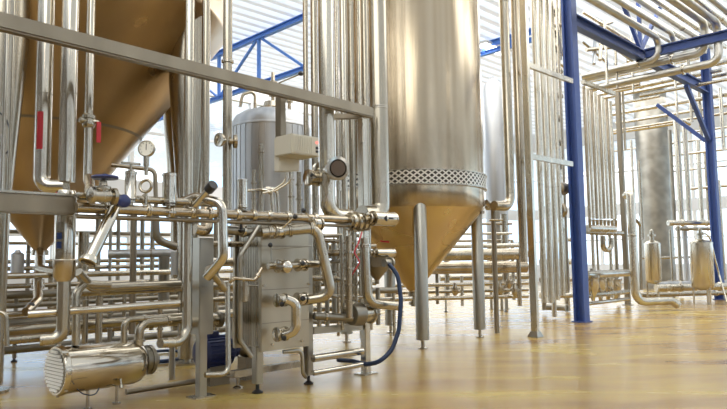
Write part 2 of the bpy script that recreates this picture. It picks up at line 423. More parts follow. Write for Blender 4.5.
# ================================================================= ROUND SILVER VESSEL (behind)
sv = P(271, 160, 15.5); sv.z = 0; SR = px2m(40, 15.3); stz = P(271, 112, 15.5).z
t_ = thing('round_vessel', 'round silver vessel with ribbed cladding and domed top behind the junction box', 'vessel', sv)
prof = []; 
obj('shell', lathe(BM(), sv+ZZ*.9, ZZ, [(0,SR*.7),(.3,SR),(stz-.9-.45,SR),(stz-.9-.44,SR+.015),(stz-.9-.40,SR+.015),(stz-.9-.38,SR)], 72), SILV, t_)
obj('domed_top', lathe(BM(), sv+ZZ*(stz-.4), ZZ, [(0,SR*1.0),(.12,SR*.985),(.25,SR*.9),(.36,SR*.72),(.43,SR*.45),(.45,.0)], 72), SILV, t_)
for k in range(36):
    a = R(k*10); q = sv+Vector((math.cos(a), math.sin(a), 0))*(SR+.004)
    obj('cladding_rib', box(BM(), q+ZZ*(stz/2+.3), Vector((math.cos(a),math.sin(a),0)), Vector((-math.sin(a),math.cos(a),0)), ZZ, .008, .012, stz/2-.75), SILV, t_)
for k in range(4):
    a = R(45+90*k); q = sv+Vector((math.cos(a), math.sin(a),0))*SR*.8
    obj('leg', lathe(BM(), q, ZZ, [(0,.1),(.03,.1),(.03,.06),(1.1,.06)], 16), GRY, t_)
# fittings on its lid
tpz = sv+ZZ*(stz+.03)
f_ = BM(); lathe(f_, tpz, ZZ, [(0,.30),(.06,.30),(.06,.2),(.22,.16)], 24); obj('manway_cover', f_, STL, t_)
obj('vent_pipe', tube(BM(), [tpz-Vector((.35,.2,0)), tpz+Vector((-.35,-.2,.45)), tpz+Vector((-.62,-.35,.32)), tpz+Vector((-.68,-.35,.02))], .04, 12), STL, t_)
obj('valve_stack', lathe(BM(), tpz+Vector((.05,0,.2)), ZZ, [(0,.05),(.15,.05),(.15,.10),(.22,.10),(.22,.05),(.4,.05),(.4,.12),(.5,.12),(.55,.05),(.75,.04)], 20), STL, t_)
obj('valve_stack', lathe(BM(), tpz+Vector((.45,0,-.05)), ZZ, [(0,.05),(.25,.05),(.25,.10),(.32,.10),(.32,.05),(.55,.05),(.6,.03)], 20), STL, t_)
lv = obj('lever', tube(BM(), [tpz+Vector((.05,0,.62)), tpz+Vector((.75,-.1,.88))], .02, 8), STL, t_)
obj('ball_knob', lathe(BM(), tpz+Vector((.74,-.1,.82)), ZZ, [(0,.0),(.02,.05),(.06,.07),(.1,.05),(.13,0)], 12), BLACK, lv)

# pale cylinder between banded tank and the right rack
pc = P(495, 150, 18); pc.z = 0; pr = px2m(11, 18)
t_ = thing('storage_cylinder', 'slender pale blue-grey cylinder standing behind the banded tank', 'tank', pc)
obj('shell', lathe(BM(), pc+ZZ*.6, ZZ, [(0,pr*.5),(.3,pr),(P(495,82,18).z-.8,pr),(P(495,78,18).z-.7,pr*.6),(P(495,76,18).z-.6,0)], 40), SILV, t_)
for k in range(3):
    a = R(30+120*k); q = pc+Vector((math.cos(a), math.sin(a),0))*pr*.8
    obj('leg', lathe(BM(), q, ZZ, [(0,.07),(.02,.07),(.02,.04),(.85,.04)], 12), GRY, t_)

# ================================================================= FRONT SKID: rail, posts
zr = P(370, 113, dr(370)).z
r0 = P(371,113,dr(370)); r1 = along(r0, Vector((math.sin(R(41.2)), math.cos(R(41.2)), 0)), -25)
tag(obj('overhead_beam', bar(BM(), r1, r0, .10, .132, bev=.015), MAT_), 'long matt box beam running overhead across the front of the plant', 'beam')
# left low beam under the vessel
l0 = P(-10, 202, 5.25); l1 = along(l0, DA, 74)
t_ = thing('low_beam', 'thick matt box beam at chest height beside the double insulated pipes', 'beam', l0)
obj('beam_body', bar(BM(), l0, l1, .1, .17, bev=.015), MAT_, t_)
obj('top_plate', bar(BM(), l0+ZZ*.09, l1+ZZ*.09, .13, .02, bev=.004), STL, t_)

def leg_post(label, fx, fy, ytop, wpx, name='frame_post', mat=GRY, fh=.1, square=True, fmat=BLACK):
    f = FL(fx, fy); tp_ = up_to(f, ytop); w = px2m(wpx, f.y)
    t_ = thing(name, label, 'post', f)
    if square: obj('post_shaft', bar(BM(), f+ZZ*fh, tp_, w, w, bev=.008), mat, t_)
    else: obj('post_shaft', tube(BM(), [f+ZZ*fh, tp_], w/2, 18), mat, t_)
    foot(t_, f, w*.42, fh+.01, fmat)
    return f, tp_
pA, pAt = leg_post('square steel post with black foot at the front edge of the heat exchanger', 257.5, 393, 216, 8.5)
pB, pBt = leg_post('short square post with black foot at the rear edge of the heat exchanger', 308.5, 384, 232, 7.5)
# wide ended post
f = FL(201, 397); tw = up_to(f, 238); mid = up_to(f, 334)
t_ = thing('frame_post', 'broad flat-faced steel post narrowing to a leg with bolted base plate', 'post', f)
obj('post_shaft', bar(BM(), mid, tw, .20, .17, bev=.008), GRY, t_)
obj('leg', bar(BM(), f+ZZ*.01, mid, .09, .09, bev=.006), GRY, t_)
obj('base_plate', box(BM(), f+ZZ*.008, DA, DB, ZZ, .13, .08, .008), STL, t_)
f = FL(366, 374); tw = up_to(f, 119)
t_ = thing('frame_post', 'square steel post with base plate where the blue hose meets the floor', 'post', f)
obj('post_shaft', bar(BM(), f+ZZ*.01, tw, .095, .095, bev=.008), PALE, t_)
obj('base_plate', box(BM(), f+ZZ*.008, DA, DB, ZZ, .12, .09, .008), STL, t_)
pD = f
# rails joining the skid posts
def rail(label, p, q, w, mat=GRY, h=None, name='frame_rail', cat='rail'): return tag(obj(name, bar(BM(), p, q, w, h or w), mat), label, cat)
rail('flat steel rail between the heat exchanger and the hose-side post', up_to(pB,331)+DA*.06, up_to(pD,326)-DA*.07, .07, h=.08)
def rpipe(label, a, b_, r, **kw): return pipe(label, [a,b_], r, **kw)
q0 = P(313, 358.5, 7.35); rpipe('polished floor-level pipe ending at the hose-side post, upper one', q0, along(q0, DA, 362), .042, mat=POL)
q0 = P(313, 373, 7.3); rpipe('polished floor-level pipe ending at the hose-side post, lower one', q0, along(q0, DA, 362), .03, mat=POL)

# ================================================================= PLATE HEAT EXCHANGER
hx0 = P(263, 330, dr(263)+.02); hx0.z = 0; hx1 = along(hx0, DA, 312); Lh = (hx1-hx0).length
zt_, zb_ = P(285, 221, dr(285)).z, P(285, 350, dr(285)).z
t_ = thing('plate_heat_exchanger', 'beige steel plate heat exchanger with four ports behind ball-handled valves', 'heat exchanger', hx0)
cH = (hx0+hx1)/2
obj('cover_plate', box(BM(), cH+ZZ*((zt_+zb_)/2)+DB*.06, DA, DB, ZZ, Lh/2, .025, (zt_-zb_)/2, .006), HXP, t_)
pk = BM()
for k in range(26): box(pk, cH+ZZ*((zt_+zb_)/2)+DB*(.10+k*.016), DA, DB, ZZ, Lh/2-.03-(k%2)*.006, .006, (zt_-zb_)/2-.04)
obj('plate_pack', pk, STL, t_)
obj('rear_plate', box(BM(), cH+ZZ*((zt_+zb_)/2)+DB*.55, DA, DB, ZZ, Lh/2, .025, (zt_-zb_)/2, .006), HXP, t_)
for z, s in ((zt_-.07,.3),(zt_-.07,-.3),(zb_+.07,.3),(zb_+.07,-.3),((zt_+zb_)/2,.46),((zt_+zb_)/2,-.46)):
    q = cH+DA*(s*Lh)+ZZ*z
    obj('tie_bolt', tube(BM(), [q+DB*.0, q+DB*.62], .012, 8), POL, t_)
for y in (246, 289, 322):
    q = P(285, y, dr(285)); q = cH+ZZ*q.z
    obj('seam_line', box(BM(), q+DB*.033, DA, DB, ZZ, Lh/2-.01, .003, .004), WELD, t_)

# valve pieces ----------------------------------------------------
def clampset(parent, c, ax, r, n=2, gap=.5, name='clamp'):
    ax = Vector(ax).normalized()
    for k in range(n):
        obj(name, ring(Vector(c)+ax*((k-(n-1)/2)*gap), ax, r, r*.32), POL, parent)
def lever_valve(label, c, ax, r, hd, hl=.16, knob=BLACK, cat='valve'):
    """butterfly valve with two clamps and a ball-ended lever in direction hd"""
    ax = Vector(ax).normalized(); hd = Vector(hd).normalized(); c = Vector(c)
    t_ = thing('butterfly_valve', label, cat, c)
    obj('valve_body', lathe(BM(), c-ax*r*.9, ax, [(0,r*.8),(r*.4,r*1.0),(r*.4,r*1.25),(r*1.4,r*1.25),(r*1.4,r),(r*1.8,r*.8)], 20), POL, t_)
    clampset(t_, c, ax, r*1.4, 2, r*1.9)
    lv = obj('lever', tube(BM(), [c, c+hd*hl], .008, 8), POL, t_)
    e_ = c+hd*hl; k = .029
    obj('ball_knob', lathe(BM(), e_-hd*k, hd, [(0,0),(k*.3,k*.7),(k,k),(k*1.7,k*.7),(k*2,0)], 12), knob, lv)
    return t_
def actuator(label, c, ax, r, L, cap='dot', name='valve_actuator', mat=POL):
    """stainless cylinder actuator on a stem; c is the stem end, ax points to the free end"""
    ax = Vector(ax).normalized(); c = Vector(c)
    t_ = thing(name, label, 'actuator', c)
    obj('stem', lathe(BM(), c, ax, [(0,r*.35),(L*.25,r*.35)], 14), STL, t_)
    obj('cylinder', lathe(BM(), c+ax*L*.2, ax, [(0,r*.6),(L*.02,r),(L*.06,r),(L*.07,r*.94),(L*.72,r*.94),(L*.73,r),(L*.77,r),(L*.8,r*.8)], 28), mat, t_)
    obj('end_cap', lathe(BM(), c+ax*L*1.0, ax, [(0,r*.7),(L*.015,r*.7),(L*.03,r*.4),(L*.05,0)], 24), STL, t_)
    clampset(t_, c+ax*L*.1, ax, r*.75, 1)
    return t_

# ports and valves on the heat exchanger front
NF = -DB                                              # towards the viewer from the cover plate
def on_plate(px, py, out=.0): 
    q = P(px, py, dr(px)+.02); return q+NF*out
# upper cross pipe with elbow that drops to the diagonal
u0 = on_plate(262,231,.12); 
a0 = P(262,233,6.85); a1 = P(317,228,7.05); a2 = P(332,296,7.1); a3 = P(300,301,7.1)
pipe('fat pipe elbowing off the heat exchanger top and slanting down to its third valve', [a0,a1,a2,a3], px2m(5.2,7), mat=STL, rings=[(0,.15),(0,.5),(0,.9)], bend=.12, rr=1.3)
lever_valve('valve with black ball lever at the exchanger top, beside the manifold', P(278,232,6.9), DA, .052, P(296,216,6.85)-P(278,232,6.9), .25)
lever_valve('valve with black ball lever on the exchanger top corner, nearest the big curved pipe', P(316,224,7.1), DA, .055, P(304,211,6.9)-P(316,224,7.1), .27)
pipe('short pipe crossing the exchanger face through the second valve', [P(268,266,6.85), P(318,264,7.2)], px2m(3.6,7), mat=STL)
lever_valve('clamped valve in the middle of the exchanger face, second from top', P(281,266,6.88), DA, .05, Vector((.1,-.9,.2)), .05)
tag(obj('port_cap', lathe(BM(), P(285,267,6.72), NF, [(-.1,.045),(0,.045),(.0,.06),(.05,.062),(.07,.04),(.075,0)], 24), POL), 'round polished cap facing out from the second exchanger valve', 'cap')
lever_valve('clamped valve on the second exchanger pipe, further from the front post', P(301,265,7.1), DA, .05, Vector((.3,-.9,.2)), .09)
lever_valve('clamped valve above the looping pipe, third from top of the exchanger', P(281,300,6.9), DA, .052, Vector((.2,-.9,-.3)), .12)
lever_valve('clamped valve where the slanting fat pipe returns to the exchanger', P(301,299,7.05), DA, .052, Vector((.3,-.9,.1)), .09)
lever_valve('clamped valve on the bottom port of the exchanger', P(281,334,6.85), DA, .055, Vector((.4,-.9,-.3)), .11)
pipe('bright pipe looping from the third exchanger valve down to the bottom port', [P(286,299,6.75), P(296,303,6.78), P(296,331,6.78), P(284,335,6.8)], px2m(5,6.8), mat=POL, bend=.09)
pipe('thin grey stay bar across the exchanger face', [P(272,249,6.85), P(311,246,7.2)], .008, mat=GRY, name='stay_bar', cat='bar')
pipe('thin drop rod from a black knob on the exchanger face', [P(271,246,6.8), P(271.5,262,6.8)], .007, mat=GRY, name='stay_bar', cat='bar')
tag(obj('knob', lathe(BM(), P(270,245,6.75), NF, [(-.02,0),(-.01,.02),(.01,.026),(.02,.02),(.03,0)], 16), BLACK), 'black ball knob against the exchanger plate below the top valve', 'knob')
pipe('grey drain pipe turning down under the exchanger to the floor', [P(283,352,7.2), P(302,350,7.3), P(303,374,7.3), P(306,377,7.35)], .022, mat=GRY)

# ================================================================= MANIFOLD along the skid top
m0 = P(76, 207.5, 5.55); m1 = along(m0, DA, 352)
pipe('long brownish manifold pipe running level under the gauge and valves', [m0, m1], .046, mat=BRZ, rings=[(0,.08),(0,.2),(0,.27),(0,.34),(0,.40),(0,.44),(0,.50),(0,.56),(0,.62),(0,.7),(0,.82)], name='manifold_pipe', rr=1.4, rh=.05)
mm = m0-ZZ*.075
pipe('slim manifold rail just below the brownish manifold pipe', [mm, along(mm, DA, 350)], .02, mat=MAT_, name='manifold_rail')
mq = P(120,196,5.95); pipe('upper short manifold pipe linking the blue wheel valve to the lantern valves', [P(78,196,5.6), along(P(78,196,5.6), DA, 215)], .036, mat=STL, rings=[(0,.1),(0,.25),(0,.45),(0,.62),(0,.8)], rr=1.5, rh=.035)
# blue handwheel valve
w = P(103,196,5.55)
t_ = thing('handwheel_valve', 'globe valve with navy blue handwheel at the start of the manifold', 'valve', w)
obj('valve_body', lathe(BM(), w-DA*.13, DA, [(0,.045),(.02,.075),(.05,.075),(.06,.05),(.13,.068),(.2,.05),(.21,.075),(.24,.075),(.26,.045)], 24), STL, t_)
obj('bonnet', lathe(BM(), w, ZZ, [(0,.05),(.05,.05),(.06,.065),(.08,.065),(.09,.035),(.13,.03),(.135,.016),(.17,.016)], 20), STL, t_)
wz = P(105,177.5,5.55)
hw = obj('handwheel', lathe(BM(), wz-ZZ*.014, ZZ, [(0,.08),(0,.105),(.014,.115),(.028,.105),(.028,.08)], 32), DKBLUE, t_)
hb = BM(); lathe(hb, wz-ZZ*.02, ZZ, [(0,.03),(.05,.022)], 16)
for k in range(5): bar(hb, wz, wz+Vector((math.cos(R(72*k)), math.sin(R(72*k)),0))*.095, .02, .015, bev=.003)
obj('wheel_spokes', hb, DKBLUE, hw)
# elbow going left up from this valve
pipe('dull elbow pipe joining the blue wheel valve to the pipe behind', [P(89,178,5.9), P(90,192,5.6), P(97,197,5.55)], .045, mat=STL, bend=.08)
t_ = thing('handwheel_valve', 'round navy blue end cap above the slanting open pipe', 'valve', P(118,201,5.6))
obj('valve_body', lathe(BM(), P(118,202,5.72), NF, [(-.02,.04),(.05,.05),(.08,.05)], 24), STL, t_)
obj('cap', lathe(BM(), P(118,202,5.72)+NF*.08, NF, [(0,.058),(.05,.058),(.065,.04),(.07,0)], 24), DKBLUE, t_)
# slanting open-ended pipe
s0, s1 = P(116,206,5.75), P(88,263,5.45)
t_ = thing('open_pipe', 'slanting pipe with open flanged end hanging below the blue wheel valve', 'pipe', s1)
dd = (s1-s0).normalized()
obj('pipe_run', lathe(BM(), s0, dd, [(0,.04),(.05,.052),((s1-s0).length-.06,.052),((s1-s0).length-.05,.07),((s1-s0).length-.02,.078),((s1-s0).length,.078),((s1-s0).length+.002,.062),((s1-s0).length-.03,.055)], 28), POL, t_)
obj('bore', lathe(BM(), s1-dd*.028, dd, [(0,.056),(.004,.056),(.006,0)], 24), BORE_SHADE, t_)  # dark disc painting the shaded hollow of the open end
# lantern valves (upright stainless cylinders)
def lantern(label, px, y0, y1, d, rpx, mat=POL):
    p = P(px, (y0+y1)/2, d); a, b2 = up_to(p, y1), up_to(p, y0); L = (b2-a).length; r = px2m(rpx, d)
    t_ = thing('valve_actuator', label, 'actuator', a)
    obj('cylinder', lathe(BM(), a+ZZ*L*.3, ZZ, [(0,r*.8),(.008,r),(.03,r),(.035,r*.93),(L*.62,r*.93),(L*.625,r),(L*.68,r),(L*.7,r*.7)], 28), mat, t_)
    obj('stem', lathe(BM(), a, ZZ, [(0,r*.45),(L*.31,r*.45)], 16), STL, t_)
    clampset(t_, a+ZZ*L*.1, ZZ, r*.95, 1); clampset(t_, a+ZZ*L*.27, ZZ, r*.95, 1)
    return t_, a, b2
t_, a, b2 = lantern('short upright valve cylinder with T handle, next to the pressure gauge', 130.5, 171, 213, 5.9, 6.0)
tb = up_to(a, 163.5)
obj('handle_bar', bar(BM(), tb-DA*.09, tb+DA*.09, .022, .022, bev=.004), STL, t_); obj('spindle', tube(BM(), [b2-ZZ*.03, tb], .012, 10), STL, t_)
lantern('upright valve cylinder standing between gauge and slanted lever pipe', 169.5, 173, 217, 6.15, 7.5)
lantern('slim upright valve cylinder under the grey conduits', 242.5, 179, 221, 6.75, 5.6)
tag(obj('spray_nozzle', lathe(BM(), P(241,233,6.75), ZZ, [(0,.012),(.02,.035),(.03,.035),(.035,.014),(.16,.014)], 16), BLACK), 'black drain nozzle hanging under the manifold by the slim valve', 'nozzle')
# pressure gauge with siphon ring
gq = P(146.5,148.5,5.95); gd = Vector((-.05,-1,0.05)).normalized(); gr = px2m(8.6,5.95)
t_ = thing('pressure_gauge', 'round dial pressure gauge on a coiled siphon above the manifold', 'gauge', up_to(gq, 196))
obj('gauge_case', lathe(BM(), gq-gd*.03, gd, [(0,gr*.9),(.0,gr*.95),(.03,gr),(.04,gr),(.045,gr*.88),(.034,gr*.86)], 36), STL, t_)
dl = obj('dial', lathe(BM(), gq+gd*.004, gd, [(0,gr*.86),(.002,gr*.86),(.003,0)], 36), DIAL, t_)
gx = gd.cross(ZZ).normalized(); gz = gx.cross(gd).normalized(); 
nb_ = BM(); bar(nb_, gq+gd*.009-gz*gr*.2, gq+gd*.009+gz*gr*.55, .006, .003, up=gd, bev=0); obj('needle', nb_, BLACK, dl)
mk = BM()
for k in range(9):
    a = R(-130+k*32.5); v1 = gx*math.sin(a)+gz*math.cos(a); bar(mk, gq+gd*.0085+v1*gr*.62, gq+gd*.0085+v1*gr*.78, .004, .002, up=gd, bev=0)
obj('dial_marks', mk, BLACK, dl)
gs = up_to(gq,157); gb = up_to(gq,175); rc = up_to(gq,186); rr_ = px2m(6.2,5.95)
obj('gauge_stem', lathe(BM(), gb, ZZ, [(0,.018),((gs-gb).length*.5,.018),((gs-gb).length*.5,.026),((gs-gb).length+.01,.026)], 12), STL, t_)
ct = BM(); tube(ct, [rc+gx*math.cos(R(a))*rr_+gz*math.sin(R(a))*rr_+gd*(.012*math.sin(R(a/2))) for a in range(90,451,15)], .014, 10, bend=0); obj('siphon_ring', ct, STL, t_)
obj('gauge_stem', tube(BM(), [up_to(gq,192), up_to(gq,204)], .014, 10), STL, t_)
# impulse pipe round the gauge
pipe('thin brown pipe arching behind the pressure gauge', [P(112,165,6.3), P(155,170,6.3), P(156,206,6.3)], .021, mat=MAT_, bend=.07)
# slanted lever pipe with black end
t_ = thing('sampling_spout', 'slanted steel spout with black knurled end above the manifold', 'spout', P(193,207,6.35))
obj('spout_tube', tube(BM(), [P(190,211,6.35), P(210,188.5,6.25)], .034, 16), POL, t_); obj('spout_grip', tube(BM(), [P(208.5,190,6.25), P(213.5,184.5,6.2)], .05, 12), BLACK, t_)
# bent tube
pipe('bright tube hooking over the manifold and dropping to the lower valves', [P(178,204,6.5), P(196,197,6.35), P(222,203,6.25), P(223.5,258,6.25), P(207,277,6.35)], px2m(5,6.3), mat=POL, bend=.1)
pipe('short slanting link pipe below the bright hooked tube', [P(208,268,6.35), P(226,290,6.6)], px2m(3.6,6.4), mat=STL, rings=[(0,.05)])
pipe('curved brown elbow behind the manifold, over the broad post', [P(195,229,6.7), P(208,232,6.8), P(207,206,6.9)], .055, mat=BRZ, bend=.14)
pipe('outlet elbow with clamp below the manifold at the front post', [P(226,230,6.7), P(268,233,7.0)], px2m(4.6,6.9), mat=DULL, rings=[(0,.4)])

# small pipework between broad post and exchanger
for k, (x0,y0,x1,y1,r,lab) in enumerate([
    (212,244,262,252,3.0,'level steel pipe just under the manifold between the two front posts'),
    (212,262,262,264,4.2,'level polished pipe passing behind the kinked stay'),
    (212,300,262,298,2.6,'thin level pipe at the mid height behind the kinked stay')]):
    q = P(x0,y0,7.0+.3*k); pipe(lab, [q, along(q, DA, x1)], px2m(r,7.2), mat=[STL,POL,STL][k])
pipe('kinked stay pipe bending from the manifold down beside the front post', [P(259,226,6.85), P(240,256,6.75), P(240,340,6.8), P(252,357,6.85)], px2m(2.4,6.8), mat=GRY, bend=.06)
pipe('thin upright pipe ending in a floor-level elbow beside the broad post', [P(227.5,282,6.6), P(228.5,374,6.5), P(205,375,6.35)], px2m(2.6,6.5), mat=STL, bend=.08, rings=[(0,.03)])
pipe('small looped tube with clamps in front of the kinked stay', [P(228,284,6.6), P(233,278,6.6), P(255,280,6.65), P(262,268,6.7)], .018, mat=BRZ, rings=[(0,.8),(1,.5),(2,.4)], bend=.04, rr=1.7, rh=.03)
tag(obj('valve_actuator', lathe(BM(), P(245,302,6.7), ZZ, [(0,.03),(.01,.043),(.16,.043),(.165,.03),(.2,.03)], 24), POL), 'small bright upright cylinder on the looped tube', 'actuator')

# ================================================================= OVERHEAD UPRIGHT PIPES, LEFT
R1 = px2m(8,6.0)
a0 = P(44,-10,6.0); q1 = up_to(P(44,100,6.0), -12); q2 = up_to(q1, 187)
r3 = P(68.5,100,6.0); r4 = up_to(r3,-12)
t_ = thing('insulated_pipe', 'left of two fat bright upright pipes, with red stripe arrow', 'pipe', q2)
elb = up_to(P(68.5,100,6.0),195)
obj('pipe_run', tube(BM(), [q1, q2, Vector((elb.x,elb.y,q2.z)) + (Vector((elb.x,elb.y,0))-Vector((q2.x,q2.y,0))).normalized()*.0], R1, 24, bend=.12), POL, t_)
for y in (94,): obj('coupling', ring(up_to(q1,y), ZZ, R1*1.03, .015), STL, t_)
def sticker(parent, axis_pt, y0, y1, r, az, w, mat=RED, name='red_label'):
    a, b2 = up_to(axis_pt,y1), up_to(axis_pt,y0); s = BM(); n = 4
    vs = []
    for k in range(n+1):
        an = az - w/2 + w*k/n
        off = Vector((math.sin(an), -math.cos(an), 0))*(r+.002)
        vs.append((s.verts.new(a+off), s.verts.new(b2+off)))
    for k in range(n): s.faces.new((vs[k][0], vs[k+1][0], vs[k+1][1], vs[k][1]))
    bmesh.ops.solidify(s, geom=s.faces[:], thickness=.001)
    return obj(name, s, mat, parent)
sticker(t_, q1, 113, 150, R1, R(5), R(42)); 
t2_ = thing('insulated_pipe', 'right of two fat bright upright pipes, ending in a knuckle near knee height', 'pipe', up_to(r3,292))
obj('pipe_run', tube(BM(), [r4, up_to(r3,182)], R1, 24), POL, t2_)
obj('coupling', ring(up_to(r3,94), ZZ, R1*1.03, .015), STL, t2_)
obj('lower_jacket', lathe(BM(), up_to(r3,262), ZZ, [(0,.09),(.02,.092),(.62,.092),(.66,.08)], 32), POL, t2_)
obj('sleeve', lathe(BM(), up_to(r3,282), ZZ, [(0,.055),(.05,.096),(.2,.1),(.21,.092)], 32), BRZ, t2_)
sticker(t2_, r3, 193, 214, .093, R(-40), R(30))
for y in (236, 245): sticker(t2_, r3, y-3, y+3.5, .093, R(-8), R(30), BLUE, 'blue_label')
sticker(t2_, r3, 222, 252, .0925, R(-6), R(50), PALE, 'label_backing')
pipe('upright pipe dropping from the knuckle into the low pipe bend', [up_to(r3,276), up_to(r3,338), along(up_to(r3,338)+DB*.05, DA, 40)], px2m(6.5,6), mat=STL, bend=.13)
# thin right one with valve and red tag
r5 = P(89,100,6.3)
t_ = thing('valved_pipe', 'slim upright pipe with small ball valve and red lever tag', 'pipe', up_to(r5,182))
obj('pipe_run', tube(BM(), [up_to(r5,-12), up_to(r5,182)], px2m(4,6.3), 16), POL, t_)
vb = up_to(r5,121)
obj('valve_body', lathe(BM(), vb-ZZ*.07, ZZ, [(0,.045),(.02,.06),(.05,.06),(.055,.045),(.09,.045),(.095,.06),(.125,.06),(.14,.045)], 20), STL, t_)
obj('valve_bonnet', lathe(BM(), vb, DA, [(-.09,.02),(-.08,.032),(.05,.032),(.06,.025),(.1,.02)], 14), STL, t_)
obj('red_handle', bar(BM(), vb+DA*.09+ZZ*.0-DB*.03, vb+DA*.09-ZZ*.21-DB*.03, .045, .012, up=DB, bev=.004), RED, t_)
# pipes at the far left edge
vpipe('slim bright upright pipe closest to the left edge, before the vessel leg', 5, -12, 195, 6.1, 2.2, mat=POL)
vpipe('brown slim upright pipe beside the bright one, by the vessel leg', 12, -12, 188, 6.2, 2.0, mat=STL, rings=[(0,.55)], rr=1.8)
pipe('thin drooping black cable looped over the vessel leg', [P(-6,108,6.9),P(6,118,6.85),P(12,135,6.8),P(10,150,6.8),P(3,156,6.85),P(-8,152,6.9)], .009, mat=BLACK, bend=.2, name='cable', cat='cable')

# uprights around x = 185-232
vpipe('slim bright upright pipe against the bronze vessel, beyond the overhead beam', 189, -12, 228, 7.6, 5.0, mat=PALE)
a = P(187.8,240,6.45); bq = up_to(a,342)
pipe('upright pipe beside the broad post with a low bend towards the barrel', [up_to(P(187.8,238,6.45),204), bq, P(160,343,6.15)], px2m(4.8,6.5), mat=STL, bend=.16)
vpipe('pale upright pipe just beyond the overhead beam, middle of three', 205.5, -12, 226, 7.9, 4.2, mat=STL)
t_ = vpipe('bright upright pipe with a double flanged cross piece', 227.5, -12, 214, 7.4, 4.6, mat=STL, rings=[(0,.28)], pyref=100)
cp = P(226.5,141,7.3)
t_ = thing('cross_fitting', 'two small flanges projecting each side of the bright upright pipe', 'fitting', cp)
for s, nm in ((-1,0),(1,1)):
    ax = (DA*s*.8 + NF*(.35 if s>0 else .1)).normalized()
    obj('flange', lathe(BM(), cp, ax, [(.03,.03),(.07,.032),(.08,.075),(.10,.08),(.115,.08),(.116,.05),(.10,.045)], 28), POL if s<0 else BRZ, t_)

# ================================================================= JUNCTION BOX
jz = P(286,155,7.1)
t_ = thing('junction_box', 'beige metal junction box with louvred housing and red lamp, hung from the beam', 'box', P(286,173,7.1))
ja, jb = P(276.5,155,7.0), P(297,155,7.25)
obj('back_panel', box(BM(), (ja+jb)/2, (jb-ja).normalized(), (jb-ja).normalized().cross(ZZ), ZZ, (jb-ja).length/2, .045, px2m(17,7.1), .01), BEIGE, t_)
# louvred housing in front
ex = DA; hc = P(297,147,7.0)
hs = obj('housing', box(BM(), hc, DA, DB, ZZ, .19, .15, px2m(10,7.0), .01), BEIGE, t_)
fn = BM()
for k in range(9): box(fn, hc-DA*.16+DA*k*.03+NF*.152, DA, DB, ZZ, .005, .006, px2m(8,7))
obj('louvre_ribs', fn, BEIGE, hs)
fq = hc+DA*.192
obj('red_lamp', lathe(BM(), hc+NF*.151+DA*.155+ZZ*.045, NF, [(0,.014),(.008,.012),(.012,0)], 14), LED, hs)
obj('black_switch', box(BM(), hc+NF*.153+DA*.155-ZZ*.015, DA, DB, ZZ, .016, .004, .014), BLACK, hs)
obj('black_switch', box(BM(), hc+NF*.153+DA*.155-ZZ*.055, DA, DB, ZZ, .016, .004, .012), BLACK, hs)
hp = P(280.5,100,7.3); tag(obj('hanger_post', bar(BM(), up_to(hp,140), up_to(hp,97), .10, .08, bev=.006), MAT_), 'short matt hanger post between the overhead beam and the junction box', 'post')
for k in range(2):
    pipe('%s of two thin grey conduits curving from the junction box to the manifold' % ['nearer','further'][k], [P(286+k*5,173,7.1), P(285+k*5,182,7.1), P(272+k*3,191,7.1), P(263+k*2,193,7.1)], .012, mat=PALE, bend=.1, name='conduit', cat='conduit')
pipe('upright tube passing the conduits with a short side clip', [P(261,144,7.3), P(261.5,214,7.3)], .028, mat=STL, rings=[(0,.12)])
pipe('level bright tube from the slim valve to the upright clip tube', [P(246,191,6.9), P(262,189.5,7.2)], .016, mat=POL)
pipe('twin-bent tube turning down behind the manifold by the exchanger', [P(262,190,7.2), P(271,191,7.2), P(273,213,7.2)], .026, mat=POL, bend=.06)
pipe('second bent tube turning down just right of the twin-bent tube', [P(266,188,7.4), P(277,190,7.4), P(278.5,214,7.4)], .024, mat=POL, bend=.06)

# ================================================================= CENTRAL PIPE RACK
# big curved pipe
DH0 = Vector((.985,.17,0)).normalized()
cq = P(326.5,100,7.7); rB = px2m(8,7.7)
d1 = up_to(cq,216)
pipe('big bright pipe coming down and sweeping right into the clamp valve', [up_to(cq,-14), d1, along(d1, DA, 352)], rB, mat=PALE, rings=[(0,.5)], bend=.34, seg=28, rr=1.05, rh=.02)
# flanged branch
fp = P(326.5,170,7.7)
t_ = thing('flanged_branch', 'stub branch with open flange facing out from the big bright pipe', 'fitting', fp)
ax = (P(340,168,7.3)-fp).normalized()
obj('stub', lathe(BM(), fp, ax, [(0,.07),(.3,.07),(.32,.125),(.33,.14),(.38,.14),(.382,.105),(.35,.09)], 36), POL, t_)
obj('bore', lathe(BM(), fp+ax*.375, ax, [(0,.088),(.008,.088),(.009,0)], 30), BORE_SHADE, t_)  # dark disc in place of the shaded flange hollow
obj('rear_clamp', ring(fp-ax*.22, ax, .11, .05), POL, t_); obj('rear_stub', lathe(BM(), fp-ax*.26, ax, [(0,.03),(.02,.05),(.26,.05)], 20), POL, t_)
lever_valve('round clamp valve beside the big bright pipe, level with the flanged branch', P(313,178,7.7), DA, .07, Vector((0,-1,.2)), .1)
# second big pipe
cq = P(378.5,100,8.3); rC = px2m(9.6,8.3)
d2 = up_to(cq,216)
pipe('second big upright pipe, nearest the banded tank, curving in at its foot', [up_to(cq,-14), d2, along(d2, -DA, 362)], rC, mat=STL, rings=[(0,.42)], bend=.16, seg=28, rr=1.04, rh=.02)
